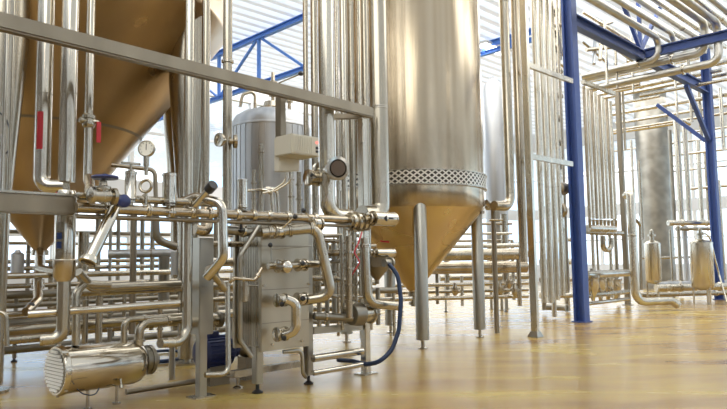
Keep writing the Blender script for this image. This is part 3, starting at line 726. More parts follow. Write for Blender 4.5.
# thin uprights
sp = [(365,3.4,9.3,'upright pipe squeezed against the second big pipe in the central rack',STL,300),
      (305.6,2.6,9.2,'slimmest upright pipe at the open side of the central rack',STL,303),
      (314.2,3.6,9.0,'upright pipe in the central rack between the slimmest and the big bright one',STL,300),
      (343,3.2,9.1,'upright pipe just past the big bright pipe in the central rack',PALE,300),
      (351,3.6,9.3,'upright pipe second past the big bright pipe in the central rack',STL,300),
      (358.6,2.6,9.5,'upright pipe third past the big bright pipe in the central rack',PALE,300),
      (336.5,2.0,9.8,'thin upright pipe half hidden by the big bright pipe',PALE,290)]
for x,r,d,lab,mt,yb in sp: vpipe(lab, x, -14, yb, d, r, pyref=60, mat=mt)
cb = P(338,106,8.4)
t_ = thing('pipe_clamp_bar', 'steel clamp bar tying the uprights of the central rack at the beam end', 'bracket', P(352,118,8.2))
obj('bar', bar(BM(), P(334,117,8.6), P(362,116,8.5), .07, .07), MAT_, t_); obj('band', ring(P(378.6,108,8.3), ZZ, rC*1.06, .05), POL, t_); obj('arm', bar(BM(), P(350,112,8.4), P(372,108,8.3), .04, .05), STL, t_)
# clamp valve cluster
cv = P(358,222,7.9)
t_ = thing('clamp_valve', 'large round clamp valve between the big curved pipe and the horizontal actuator', 'valve', cv)
for k, o_ in enumerate((-.13,-.04,.06,.14)): obj('clamp', ring(cv+DA*o_, DA, .125-.01*abs(k-1), .045), POL, t_)
obj('valve_body', lathe(BM(), cv-DA*.18, DA, [(0,.085),(.36,.085)], 24), STL, t_)
obj('clamp_bolt', lathe(BM(), cv+NF*.12+ZZ*.08, NF, [(0,.02),(.05,.02),(.055,.03),(.08,.0)], 10), STL, t_)
aL = P(366,218,7.8); 
act = actuator('horizontal polished actuator cylinder with black arrow mark, above the slim one', aL, DA, px2m(7.6,7.9), .50)
ae = aL+DA*.26
tri = BM(); nn = (NF+Vector((0,0,.1))).normalized(); rr2 = px2m(7.6,7.9)*.97
q_ = aL+DA*.22+NF*rr2
vs = [tri.verts.new(q_), tri.verts.new(q_+DA*.055+ZZ*.045), tri.verts.new(q_+DA*.055-ZZ*.045)]; tri.faces.new(vs); bmesh.ops.solidify(tri, geom=tri.faces[:], thickness=.004)
obj('arrow_mark', tri, BLACK, act); obj('text_line', box(BM(), q_+DA*.13+ZZ*.003, DA, DB, ZZ, .035, .004, .009), BLACK, act)
actuator('slim horizontal actuator cylinder under the arrow-marked one', P(370,253,7.9), DA, px2m(4.6,8), .42)
# cluster below: vertical components 318-372
pipe('upright pipe below the clamp valve bending right at knee height', [P(364,238,7.75), P(367,303,7.75), P(400,306,8.15)], px2m(4.8,7.8), mat=STL, bend=.16, rings=[(0,.12)])
for (x,y0,y1,r,d,mt,lab,rg) in [
    (349,236,318,3.4,7.6,BRZ,'brown valve stem column under the clamp valve',[(0,.2),(0,.4),(0,.6),(0,.8)]),
    (342,236,330,2.0,7.8,STL,'thin upright tube beside the brown stem column',[(0,.3),(0,.5),(0,.7)]),
    (356,240,322,1.8,7.9,POL,'thin polished tube behind the brown stem column',[(0,.45),(0,.7)]),
    (334,240,320,2.6,8.2,GRY,'grey upright tube behind the slanting fat pipe',[(0,.6)]),
    (327,240,330,2.2,8.3,GRY,'second grey tube nearer the slanting fat pipe',[])]:
    vpipe(lab, x, y0, y1, d, r, mat=mt, rings=rg, rr=1.6)
bl = P(351,316,7.7)
t_ = thing('pump_head', 'dull round pump head low on the hose-side post', 'pump', bl)
obj('casing', lathe(BM(), P(350,315,7.7), DA, [(0,.05),(.02,.12),(.14,.14),(.16,.14)], 30), DULL, t_)
obj('face_ring', ring(P(350,315,7.7)+DA*.33, DA, .125, .04), PALE, t_); obj('neck', lathe(BM(), P(350,315,7.7)+DA*.14, DA, [(0,.1),(.22,.1)], 30), PALE, t_)
pipe('level tube joining the pump head and the exchanger', [P(314,316,7.5), P(352,318,7.7)], .045, mat=DULL, rings=[(0,.3)])
for k,(x0,y0,x1,y1,r,mt,lab) in enumerate([
    (327,253,361,253,3.4,BRZ,'short brass-toned level tube at the height of the slim actuator'),
    (327,262,361,260,1.8,DULL,'thin dark level tube below the brass-toned one'),
    (312,278,345,280,2.6,STL,'level tube behind the slanting pipe at mid height'),
    (318,240,362,243,2.2,STL,'level tube directly under the clamp valve'),
    (331,296,362,297,1.8,POL,'thin level tube above the pump head')]):
    pipe(lab, [P(x0,y0,7.9), P(x1,y1,8.1)], px2m(r,8), mat=mt, rings=[(0,.35),(0,.7)], rr=1.45)
tag(obj('wiring', tube(BM(), [P(362,232,7.7),P(358,244,7.6),P(354,252,7.6),P(360,262,7.6),P(352,275,7.65)], .008, 8, bend=.05), RED), 'thin red air line snaking beside the hose-side post', 'tube')
mq = P(378,262,8.2)
t_ = thing('cone_funnel', 'dark grey conical funnel shape behind the hose-side post', 'funnel', mq)
obj('funnel_body', lathe(BM(), P(377,284,8.3), ZZ, [(0,.03),(.05,.03),(.22,.17),(.34,.17),(.36,.15),(.36,0)], 28), MAT_, t_)
obj('cap', lathe(BM(), P(384,263,8.0), DA, [(0,.05),(.10,.05),(.10,.07),(.13,.07),(.14,0)], 20), DULL, t_)
# packed pipework deeper behind the hose-side post
for k,(y,d,r,mt,x1) in enumerate([(236,9.6,2.2,STL,368),(247,10.2,3.0,BRZ,376),(257,9.4,2.0,DULL,372),(267,9.9,3.4,STL,372),(275,10.6,2.4,PALE,372),(284,9.5,2.6,STL,376),(292,9.6,3.2,DULL,400),(301,9.8,2.4,PALE,412),(309,9.3,2.8,STL,374),(322,9.0,2.2,DULL,372)]):
    q = P(313,y,d); pipe('level pipe in the packed bundle behind the slanting fat pipe, %s from above' % ORD[k], [q, along(q, DH0, x1)], px2m(r,d), mat=mt, rings=[(0,.2),(0,.6)], rr=1.3)
for k,(x,y0,y1,d,r,mt) in enumerate([(319,236,330,8.9,2.4,STL),(338,250,336,8.8,1.6,BRZ),(346,238,300,9.2,2.6,PALE),(361,246,338,9.0,2.0,STL),(371,270,330,9.2,1.6,PALE),(378,288,325,9.4,2.2,DULL),(394,292,336,9.9,1.6,STL)]):
    vpipe('upright tube in the packed bundle between exchanger and hose, %s from the exchanger' % ORD[k], x, y0, y1, d, r, mat=mt, rings=[(0,.3),(0,.7)], rr=1.5)
# blue hose
pipe('blue-black rubber hose looping down to the floor from the funnel', [P(389,264,8.0), P(398,275,7.95), P(401,300,7.9), P(399,330,7.85), P(392,350,7.8), P(380,362,7.75), P(366,364.5,7.9), P(352,361,8.1), P(338,360,8.3)], px2m(2.2,7.9), mat=HOSE, bend=.3, name='hose', cat='hose')

# ================================================================= BARREL HEAT EXCHANGER (front left)
DBAR = Vector((math.sin(R(41)), math.cos(R(41)), -.015)).normalized()
b0 = P(55, 371, 6.2); br = px2m(23.5,6.2); BL = .76
t_ = thing('barrel_filter', 'polished steel barrel lying level with a white grille end', 'barrel', b0-ZZ*br)
obj('barrel_shell', lathe(BM(), b0, DBAR, [(.0,br*.93),(.0,br),(.03,br+.012),(.05,br+.012),(.06,br),(BL,br*.99),(BL+.06,br*.93),(BL+.12,br*.75),(BL+.15,br*.5)], 64), POL, t_)
obj('rear_collar', lathe(BM(), b0+DBAR*(BL+.10), DBAR, [(0,br*.62),(.09,br*.62),(.09,br*.68),(.13,br*.68),(.13,br*.4),(.2,br*.3),(.2,0)], 40), DULL, t_)
gx_, gy_ = frame_for(DBAR)
gp = obj('grille_plate', lathe(BM(), b0-DBAR*.004, DBAR, [(0,br*.9),(.02,br*.9)], 48), DULL, t_)
hx_ = DBAR.cross(ZZ).normalized(); n_s = 12
sl = BM()
for k in range(n_s):
    h = -br*.78 + 2*br*.78*k/(n_s-1); wl = math.sqrt(max(0,(br*.84)**2-h*h))
    box(sl, b0-DBAR*.012+ZZ*h, hx_, DBAR, ZZ, wl, .006, .0115)
obj('grille_slats', sl, WHITE, gp)
for k in range(8):
    a = k*math.pi/4
    obj('rim_clip', box(BM(), b0+DBAR*.03+(hx_*math.cos(a)+ZZ*math.sin(a))*(br+.014), DBAR, hx_, ZZ, .012,.01,.01), STL, t_)
for s in (.32,.62):
    q = b0+DBAR*s; q.z = 0; zt2 = (b0+DBAR*s).z - br
    obj('support_leg', lathe(BM(), q, ZZ, [(0,.04),(.015,.04),(.02,.016),(zt2+.02,.016)], 14), STL, t_)
obj('drain_wire', tube(BM(), [P(77,389,6.15),P(83,394,6.1),P(95,396,6.1),P(99,388,6.2)], .006, 8, bend=.06), BLACK, t_)
q = P(121,383,6.5); obj('drain_cock', lathe(BM(), q, Vector((.2,-.3,-1)), [(-.06,.012),(.02,.012),(.02,.02),(.05,.02),(.05,0)], 12), STL, t_)
q = P(139,376,6.75); obj('drain_cock', lathe(BM(), q, Vector((.2,-.3,-1)), [(-.06,.012),(.03,.012),(.04,0)], 12), STL, t_)
# nozzles up from barrel
nz = P(124,338,6.65); pipe('short upright nozzle pipe rising from the barrel top', [nz-ZZ*.08, up_to(nz,320), along(up_to(nz,320),DA,188)], px2m(3.2,6.6), mat=STL, bend=.07, rings=[(1,.3)])
nz = P(139,345,6.75); pipe('thick elbow pipe rising from the barrel end into the low level pipe', [nz-ZZ*.05, up_to(nz,323), along(up_to(nz,323),DA,216)], px2m(4.4,6.7), mat=STL, bend=.11, rings=[(0,.35),(1,.35),(1,.6)])
lb = P(205,324,7.1); t_ = thing('sleeve_pipe', 'bright sleeve pipe with yellow-green mark behind the broad post', 'pipe', lb)
s0_ = P(184,322.5,6.9); s1_ = along(s0_, DA, 219); 
obj('pipe_run', tube(BM(), [s0_, s1_], px2m(6,7), 24), POL, t_); 
g1 = s0_.lerp(s1_,.62); obj('mark', lathe(BM(), g1, DA, [(0,px2m(6,7)+.001),(.05,px2m(6,7)+.001)], 24), WHITE, t_); obj('green_mark', lathe(BM(), g1+DA*.015, DA, [(0,px2m(6,7)+.002),(.02,px2m(6,7)+.002)], 24), GREEN, t_)
obj('end_collar', ring(s1_, DA, px2m(8,7), .06), DULL, t_)
# floor level kerb pipe by barrel
q = P(118,385,6.9); pipe('dark pipe lying low along the floor behind the barrel', [FL(126,392,.06), along(FL(126,392,.06), DA, 250)], .03, mat=MAT_)
# blue motor
mo = P(222,352,7.55); t_ = thing('electric_motor', 'navy blue electric motor with cooling ribs on the floor frame', 'motor', Vector((mo.x,mo.y,0)))
mr_ = px2m(15,7.5)
mo = P(197,354,7.5)
obj('motor_body', lathe(BM(), mo, DA, [(0,mr_*.6),(.03,mr_*.9),(.08,mr_),(.40,mr_),(.42,mr_*.8),(.48,mr_*.5),(.52,mr_*.5)], 36), MOTOR, t_)
fb = BM()
for k in range(24):
    a = R(15*k); rd = DB*math.cos(a)+ZZ*math.sin(a); box(fb, mo+DA*.24+rd*(mr_+.006), DA, rd.cross(DA), rd, .15, .004, .008)
obj('cooling_ribs', fb, MOTOR, t_)
obj('motor_foot', box(BM(), Vector((mo.x,mo.y,0))+DA*.24+ZZ*((mo.z-mr_)/2+.01), DA, DB, ZZ, .13, .1, (mo.z-mr_)/2+.01), MAT_, t_)
obj('terminal_box', box(BM(), mo+DA*.2+ZZ*(mr_+.03), DA, DB, ZZ, .06, .05, .035, .008), MOTOR, t_)
t_ = thing('drive_coupling', 'dull steel pump drive beyond the navy motor', 'pump', FL(262,372))
pm = mo+DA*.55
obj('pump_casing', lathe(BM(), pm, DA, [(0,.05),(.05,.09),(.12,.11),(.18,.11),(.2,.06),(.3,.06)], 28), DULL, t_)
obj('pump_foot', box(BM(), Vector((pm.x,pm.y,0))+DA*.12+ZZ*(pm.z-.1)/2, DA, DB, ZZ, .07,.09,(pm.z-.1)/2), MAT_, t_)
# floor frame rails
q = FL(232,374,.17); q2 = along(q, DA, 300); rail('low steel channel of the skid base under the exchanger', q, q2, .10, mat=STL, h=.07, name='base_rail')
q = FL(212,378,.12)
t_ = thing('skid_bracket', 'small bracket foot between broad post and front post', 'bracket', FL(238,388))
fq = FL(238,388); obj('bracket_leg', lathe(BM(), fq, ZZ, [(0,.06),(.012,.06),(.03,.02),(.12,.02)], 14), STL, t_)
obj('bracket_plate', box(BM(), fq+ZZ*.14, DA, DB, ZZ, .11,.06,.015), STL, t_)
q = P(235,372,6.9); 
# blue hoses on the floor behind the barrel
pipe('thin blue hose lying on the floor behind the skid, longer one', [FL(140,361,.03), FL(165,362,.03), FL(185,357,.03), FL(206,360,.03)], .028, mat=HOSE, name='hose', cat='hose', bend=.3)
pipe('thin blue hose lying on the floor behind the skid, by the white panel', [FL(148,352,.03), FL(172,350,.03), FL(190,354,.03)], .022, mat=HOSE, name='hose', cat='hose', bend=.3)

# ================================================================= LOW HORIZONTAL PIPES, LEFT HALF
low = [ # x0,y0,d0,x1,r,mat,label
    (-10,276.5,8.0,262,3.3,PALE,'level pale pipe passing behind the cone outlet at hip height'),
    (80,292,7.4,262,4.6,STL,'level pipe under the pale one, starting at the double pipe knuckle'),
    (-10,296,8.3,262,4.2,DULL,'dull level pipe behind the cone outlet valve'),
    (-10,287,8.9,262,2.6,STL,'slim level pipe between the pale and the dull ones'),
    (-10,307,8.8,262,2.8,DULL,'dim level pipe at knee height behind the upright bend'),
    (-10,332,7.7,262,5.2,STL,'thick level pipe close above the floor behind the barrel'),
    (-10,325,8.6,262,3.8,DULL,'dull thick pipe half hidden above the lowest one'),
    (-10,315.5,8.1,262,3.0,STL,'slender level pipe at knee height crossing the upright bend'),
    (-10,342,7.3,66,4.4,STL,'short thick low pipe leaving the scene beside the barrel grille'),
    (-10,302,9.4,262,3.6,STL,'level steel pipe deep behind the upright bend, knee height'),
    (-10,320,9.2,262,3.4,BRZ,'bronze-toned level pipe deep behind the barrel'),
    (-10,327,9.8,262,3.6,STL,'level steel pipe furthest back behind the barrel'),
    (-10,338,8.4,262,4.4,BRZ,'thick bronze-toned pipe close above the floor behind the barrel'),
    (-10,269,9.6,262,2.4,STL,'level steel pipe behind the open end of the slanting pipe'),
    (-10,352,8.8,262,4.0,DULL,'lowest dull pipe near the floor under the thick pipes'),
]
for x0,y0,d0,x1,r,mt,lab in low:
    q = P(x0,y0,d0); pipe(lab, [q, along(q, DA, x1)], px2m(r,d0), mat=mt)
up_ = [ # thinner pipes across white gap
    (-10,231,11.0,262,2.2,DULL,'slim level pipe highest in the gap under the manifold'),
    (-10,243,11.5,262,1.8,STL,'thin level pipe second highest in the gap under the manifold'),
    (-10,214,12.0,262,2.0,DULL,'slim level pipe just above the gap behind the manifold'),
    (-10,262,10.5,262,2.2,STL,'thin level pipe below the insulated stub in the gap'),
]
for x0,y0,d0,x1,r,mt,lab in up_:
    q = P(x0,y0,d0); pipe(lab, [q, along(q, DA, x1)], px2m(r,d0), mat=mt)
pipe('pale insulated stub pipe crossing the gap, with blunt end', [P(108,254,9.5), P(176,253,9.9)], px2m(4.4,9.6), mat=SILV, rings=[(0,.62)], rr=1.06, rh=.03)
q = P(175,252,10.2); vpipe('grey upright pipe meeting the insulated stub', 164, 256, 300, 9.8, 5.5, mat=DULL)
pipe('pale branch pipe bending down from the manifold into a level run', [P(155,212,8.6), P(156,240,8.6), P(176,247,8.8)], px2m(4,8.6), mat=DULL, bend=.16)
# slanted long pipe from knuckle & valve pipe
pipe('pipe slanting from the knuckle of the double pipe into a long level run', [P(78,272,6.3), P(92,288,6.5), along(P(92,288,6.5), DA, 180)], px2m(4.6,6.4), mat=STL, bend=.12)
pipe('pipe sloping gently up from the outlet valve across the upright bend', [P(28,314,5.9), P(180,303,6.5)], px2m(3.8,6.1), mat=POL)
pipe('pipe looping up and over beside the upright bend', [P(76,345,6.3), P(76,292,6.3), P(84,284,6.4), P(110,285,6.6)], px2m(4,6.3), mat=STL, bend=.09)
# cone outlet line
t_ = thing('outlet_line', 'stacked clamps and elbow below the vessel cone outlet, with black lever', 'fitting', P(40,312,7.5))
ov = P(39.5,260,9.3); ob = P(41,300,7.3)
obj('elbow', tube(BM(), [P(40,252,9.5), P(40,270,8.6), P(62,274,8.4)], px2m(5,8.8), 16, bend=.2), STL, t_)
obj('drop_pipe', tube(BM(), [P(38,272,8.6), P(38,300,8.0), P(26,312,7.7)], px2m(4.2,8.2), 16, bend=.15), BRZ, t_)
for y in (276,281,287,292): obj('clamp', ring(P(38,y,8.5), ZZ, px2m(6.2,8.5), .05), POL, t_)
lv = obj('lever', tube(BM(), [P(40,290,8.2), P(33,304,7.8)], .012, 8), POL, t_); obj('ball_knob', lathe(BM(), P(31.5,305,7.8), ZZ, [(-.035,0),(-.02,.03),(0,.038),(.02,.03),(.035,0)], 12), BLACK, lv)
pipe('thin hooked pipe dropping at the scene edge by the low pipes', [P(-6,312,6.6), P(6,313,6.6), P(7,346,6.6)], px2m(2.4,6.6), mat=STL, bend=.06)
t_ = thing('small_canister', 'small upright silver canister on the pipes beside the cone outlet', 'canister', P(17,275,9.0))
obj('canister_body', lathe(BM(), P(17,276,9.0), ZZ, [(0,.04),(.03,.085),(.3,.085),(.33,.04),(.36,.03)], 20), SILV, t_)
for x,y0,y1,d,r,mt,lab in [
    (83,232,300,10.2,5.5,STL,'stout grey upright behind the slanting open pipe, beside the double pipe'),
    (98,205,276,11.5,2.8,DULL,'dim upright in the gap just behind the open pipe'),
    (110,220,300,10.8,1.6,GRY,'thin upright rod in the gap beside the open pipe'),
    (133,212,334,8.8,3.2,MAT_,'matt upright post in the middle of the gap under the gauge'),
    (118,216,290,12.5,2.0,GRY,'slim grey upright left of the matt post under the gauge'),
    (142,216,300,12.2,2.2,GRY,'slim grey upright right of the matt post under the gauge'),
    (176,252,275,9.3,5.0,SILV,'short silver canister-like upright beside the tall bend pipe'),
    (99,290,352,8.4,3.4,STL,'upright stub linking the low pipes behind the barrel'),
    (85,300,352,8.4,3.0,STL,'second upright stub linking the low pipes, beside the bend'),
    (172,345,379,8.0,3.0,GRY,'short leg under the low pipes just left of the navy motor')]:
    vpipe(lab, x, y0, y1, d, r, mat=mt)
pnl = FL(178,372); tag(obj('floor_panel', box(BM(), Vector((pnl.x,pnl.y+1.3,.16)), DA, DB, ZZ, .3, .02, .16, .01), WHITE), 'low white panel standing on the floor behind the short leg', 'panel')
rpts = FL(164,374); 
# ---- support posts far under low pipes
for k,(x,y) in enumerate([(14,362),(60,356),(112,352),(232,352)]):
    f = FL(x,y); tp_ = up_to(f, 296)
    t_ = thing('pipe_support', 'slim pipe support with small foot under the low pipes, %s from the scene edge' % ORD[k], 'support', f)
    obj('post_shaft', bar(BM(), f+ZZ*.05, tp_, .05, .05), GRY, t_); foot(t_, f, .03, .06)

for k,(x,y0,y1,d,r,mt) in enumerate([(152,214,330,10.5,2.2,STL),(160,300,345,9.0,2.4,BRZ),(216,214,330,9.2,2.6,STL),(236,216,335,9.8,2.2,DULL),(246,216,345,8.6,1.8,PALE),(254,170,214,9.0,2.2,STL),(291,165,214,9.5,2.4,PALE),(299,172,214,9.8,2.6,STL),(124,292,345,9.6,2.0,STL),(110,300,345,8.8,2.2,DULL),(50,262,340,9.6,2.4,STL),(28,232,300,10,2,DULL)]):
    vpipe('upright tube in the dense low pipework behind the front skid, %s of twelve' % ORD[k], x, y0, y1, d, r, mat=mt, rings=[(0,.35),(0,.7)], rr=1.4)
# ================================================================= BEHIND THE BANDED TANK: right low pipes
rows_ = [(378,247,14.2,520,2.4,PALE,'upper thin pipe behind the tank legs'),
         (378,256,14.0,526,6.2,STL,'fat upper pipe crossing behind the tank cone'),
         (378,269,14.6,526,6.4,BRZ,'fat lower pipe crossing behind the tank cone'),
         (385,286,14.4,528,2.0,POL,'thin bright pipe below the fat pair, higher one'),
         (385,293,15.0,528,1.8,STL,'thin dull pipe below the fat pair, middle one'),
         (385,299.5,14.4,528,2.2,POL,'thin bright pipe below the fat pair, lowest one'),
         (440,234,14.6,512,1.4,PALE,'hair-thin pipe above the fat pair behind the tank cone')]
DH = Vector((.985,.17,0)).normalized()
rows_ += [(440,224,15.5,512,1.4,STL,'hair-thin pipe highest above the fat pair'),(440,241,16.0,512,1.2,STL,'hair-thin pipe third above the fat pair'),(440,278,16.4,528,3.0,STL,'middling pipe just under the fat pair'),(540,262,17,574,3,PALE,'short level pipe between right rack feet and blue column, upper'),(540,280,17,574,2.4,STL,'short level pipe between right rack feet and blue column, middle'),(540,296,16.5,574,2.6,PALE,'short level pipe between right rack feet and blue column, lower'),(540,240,18,574,2,STL,'short level pipe under the brass-toned valve')]
for x0,y0,d0,x1,r,mt,lab in rows_:
    q = P(x0,y0,d0); pipe(lab, [q, along(q, DH, x1)], px2m(r,d0), mat=mt, rings=[(0,.3),(0,.75)] if r > 4 else (), rr=1.08, rh=.03)
for k,x in enumerate((402,446,506)):
    f = FL(x,312); tp_ = up_to(f, 232)
    t_ = thing('pipe_support', 'thin support stand holding the pipes behind the banded tank, %s from the hose' % ORD[k], 'support', f)
    obj('post_shaft', bar(BM(), f+ZZ*.05, tp_, .045, .045), GRY, t_); foot(t_, f, .03, .06)
for k,(x,y0,y1,d,r,mt) in enumerate([(447,240,300,15.4,2.2,STL),(462,276,306,15,1.6,PALE),(505,214,296,15.8,3.4,STL),(513,240,300,15.2,1.8,PALE),(519,256,306,14.6,2.2,BRZ),(437,262,304,15,1.6,DULL)]):
    vpipe('upright tube among the low pipes behind the banded tank legs, %s of six' % ORD[k], x, y0, y1, d, r, mat=mt, rings=[(0,.4)], rr=1.5)
for k,(x,y) in enumerate([(500,290),(509,284),(515,292),(455,291)]):
    q = P(x,y,14.2); tag(obj('small_valve', lathe(BM(), q-ZZ*.1, ZZ, [(0,.03),(.06,.07),(.12,.07),(.13,.11),(.17,.11),(.18,.05),(.28,.03)], 14), [STL,BRZ][k%2]), 'small valve on the bright low pipes behind the thin post, %s counted from it' % ORD[k], 'valve')
# thin post with black bush
f = FL(497,333); tp_ = up_to(f, 206)
t_ = thing('thin_post', 'thin round post topped by a black-ended sleeve beside the tank leg', 'post', f)
obj('post_shaft', tube(BM(), [f, tp_], px2m(2.6,12.1), 14), MAT_, t_)
obj('sleeve', lathe(BM(), tp_-DA*.05, NF, [(-.1,.08),(.08,.08),(.08,.05),(.06,.045)], 20), STL, t_); obj('black_bush', lathe(BM(), tp_-DA*.05+NF*.062, NF, [(0,.06),(.004,.06),(.03,0)], 20), BLACK, t_)
pipe('short flat bar sticking out of the thin post', [P(489,220,12.1), P(503,220,12.1)], .018, mat=STL, name='stay_bar', cat='bar')
pipe('curved pipe hooking out of the tank skirt toward the thin post', [P(486,202,11.9), P(492,207,12.1), P(512,200,12.4)], .05, mat=BRZ, bend=.1)

# ================================================================= RIGHT RACK
f = FL(535.5,337); tp_ = up_to(f, -14)
t_ = thing('frame_post', 'tall grey post with bolted shoe in front of the right-hand upright pipes', 'post', f)
obj('post_shaft', bar(BM(), f+ZZ*.02, tp_, .125, .10, bev=.01), PALE, t_); obj('base_shoe', lathe(BM(), f, ZZ, [(0,.14),(.02,.14),(.1,.09),(.1,.07)], 4), GRY, t_)
for y, lab in ((64,'upper'),(156,'lower')):
    q = up_to(f,y); e_ = along(q, DA, 572)
    rail('%s flat bar tying the right-hand post to the nearest blue column' % lab, q+DA*.06, e_, .06, mat=PALE, h=.10, name='tie_bar', cat='bar')
rr_ = [(507,4.8,11.9,205,STL,'first fat upright of the right rack, closest to the banded tank'),
       (516.5,4.4,12.1,262,BRZ,'second fat upright of the right rack, bronze-toned'),
       (523.5,2.4,12.3,240,PALE,'slim upright hidden beside the tall grey post'),
       (535.5,3.2,12.9,303,PALE,'bright upright directly past the tall grey post'),
       (542,3.0,13.2,303,PALE,'bright upright second past the tall grey post'),
       (548,2.8,13.5,300,PALE,'bright upright third past the tall grey post'),
       (553.5,2.4,13.8,296,PALE,'bright upright fourth past the tall grey post'),
       (559,1.6,15.0,290,STL,'slim outer upright before the nearest blue column')]
for x,r,d,yb,mt,lab in rr_:
    if x == 507:
        p = P(x,100,d); a_ = up_to(p,-14); c_ = up_to(p,207)
        pipe(lab, [a_, c_, along(c_, -DA, 494)], px2m(r,d), mat=mt, bend=.22, rings=[(0,.35)], rr=1.05, rh=.02); continue
    vpipe(lab, x, -14, yb, d, r, pyref=60, mat=mt, rings=[(0,.3)], rr=1.06, rh=.02)
for (x,y0,y1,d,r,mt,lab) in [(552.5,214,317,15.2,2.5,PALE,'pale square leg below the brown valve by the blue column'),
                             (543,238,310,16.5,2.2,MAT_,'dim leg behind the bright uprights of the right rack'),
                             (566,228,311,16.9,2.6,STL,'steel leg just before the nearest blue column')]:
    vpipe(lab, x, y0, y1, d, r, mat=mt, name='rack_leg', cat='leg')
q = P(556,210,14.6)
t_ = thing('brown_valve', 'brass-toned flanged valve body against the nearest blue column', 'valve', q)
for o_ in (-.22,-.08,.08,.2): obj('flange', ring(q+DA*o_, DA, .19-.02*abs(o_*5), .07), BRZ, t_)
obj('valve_body', lathe(BM(), q-DA*.3, DA, [(0,.1),(.65,.1)], 20), BRZ, t_)
t_ = thing('dark_motor', 'dark grey valve motor above the brass-toned valve', 'motor', q+ZZ*.35)
obj('motor_body', lathe(BM(), P(565,189,14.4), -DA, [(0,.1),(.03,.14),(.3,.14),(.34,.1),(.4,.05)], 24), MAT_, t_)
obj('mount', lathe(BM(), q+ZZ*.1, ZZ, [(0,.05),(.35,.05)], 12), STL, t_)
tag(obj('open_pipe', lathe(BM(), P(566,308,15.6), NF, [(-.5,.07),(0,.07),(0,.09),(.03,.1),(.03,.06),(.0,.055)], 20), DULL), 'short open pipe end lying near the floor beside the nearest blue column', 'pipe')
obj_ = None
# stacked small fittings up the gap x 553-562
for k,(y) in enumerate((12,33,48,70,95,118,142,166)):
    q = P(556.5,y,16.5); tag(obj('branch_fitting', lathe(BM(), q-DA*.25, DA, [(0,.06),(.1,.06),(.1,.10),(.16,.10),(.16,.06),(.34,.06),(.34,.1),(.4,.1),(.4,.06),(.5,.06)], 16), STL), 'small branch fitting between rack and blue column, %s from the roof' % ORD[k], 'fitting', None)
vpipe('faint upright carrying the small branch fittings', 557.5, -14, 300, 16.6, 1.3, pyref=100, mat=PALE)

# ================================================================= UPPER RIGHT: overhead pipes
# bundle running along DA high up, then bending down & back along DB
def bundle(label, xe, ye, de, yb, run, r, mt, rings=()):
    """overhead pipe coming along DA to (xe, ye), dropping to row yb, then running back along DB to column run"""
    e_ = P(xe,ye,de); f_ = up_to(e_, yb)
    return pipe(label, [e_-DA*7, e_, f_, along(f_, DB, run)], r, mat=mt, bend=.26, rings=rings, seg=16)
for xe,ye,de,yb,run,r,mt,lab in [
    (658,38,16.6,59,583,.085,ALU,'first overhead pipe turning down under the blue cross beam'),
    (673,34,16.6,56,584,.07,ALU,'second overhead pipe turning down under the blue cross beam'),
    (704,22,16.0,52,584,.095,ALU,'third overhead pipe, bright, with a wide downward bend'),
    (717,22,15.7,62,590,.10,ALU,'fourth overhead pipe, bright, with the widest bend near the blue column')]:
    bundle(lab, xe,ye,de,yb,run,r,mt, rings=[(2,.25)])
for k,(x,y,d,xe,r) in enumerate([(588,-6,15.6,690,.05),(611,-6,15.4,700,.075),(630,-6,15.2,712,.08),(648,-5,15.0,725,.07),(668,-5,14.6,735,.09),(690,-5,14.2,745,.09),(708,-4,13.8,750,.07)]):
    q = P(x,y,d)
    pipe('straight overhead pipe above the blue cross beam, %s away from the nearest blue column' % ORD[k], [q-DA*4, along(q, DA, xe)], r, mat=[ALU,PALE][k%2], rings=[(0,.75)], rr=1.15)
# cross runs (DB) at y 60..90
for k,(x0,y0,d0,x1,r,mt) in enumerate([(706,50,19.5,583,.11,ALU),(712,62,20,585,.06,STL),(722,70,20.5,586,.07,PALE),(727,74,21,588,.06,STL),(700,58,22,585,.05,PALE)]):
    q = P(x0,y0,d0); pipe('level overhead pipe running back behind the blue beam, %s from above' % ORD[k], [q, along(q, DB, x1)], r, mat=mt, rings=[(0,.4)], rr=1.2)
for k,(x0,y0,d0,x1,r) in enumerate([(735,93,21,612,.07),(735,104,23,616,.06),(690,121,24,612,.08),(735,126,25,690,.05),(735,60,21.3,660,.08),(735,185,25,690,.06),(735,135,27,612,.05)]):
    q = P(x0,y0,d0); pipe('level pipe crossing before the tall dull column, %s from above' % ORD[k], [q, along(q, DB, x1)], r, mat=[PALE,STL][k%2], rings=[(0,.5)], rr=1.15)
# tangle of small structure near (585-650, 20-60)
for k,(x0,y0,x1,y1,d,r) in enumerate([(584,32,612,22,17,.05),(586,50,640,44,19,.06),(590,30,640,66,17.5,.05),(583,12,640,48,17,.045),(600,60,602,30,18,.05),(615,64,616,36,18.5,.04),(628,62,629,40,19,.05),(583,42,606,62,20,.04),(594,64,595,40,19,.05),(640,60,720,30,17.2,.06)]):
    pipe('small pipe in the high tangle beside the long blue beam, %s of ten' % ORD[k], [P(x0,y0,d), P(x1,y1,d+.4)], r, mat=[PALE,STL,SILV][k%3], rings=[(0,.5)], rr=1.3)
for k,(x0,y0,d0,x1,r) in enumerate([(735,78,19,640,.05),(735,112,22,612,.045),(735,148,24,670,.05),(735,165,26,670,.04),(640,84,19,604,.05),(660,96,20,612,.045)]):
    q = P(x0,y0,d0); pipe('thin high pipe in the tangle over the small vessels, %s from above' % ORD[k], [q, along(q, DB, x1)], r, mat=[STL,BRZ,PALE][k%3], rings=[(0,.35),(0,.8)], rr=1.3)
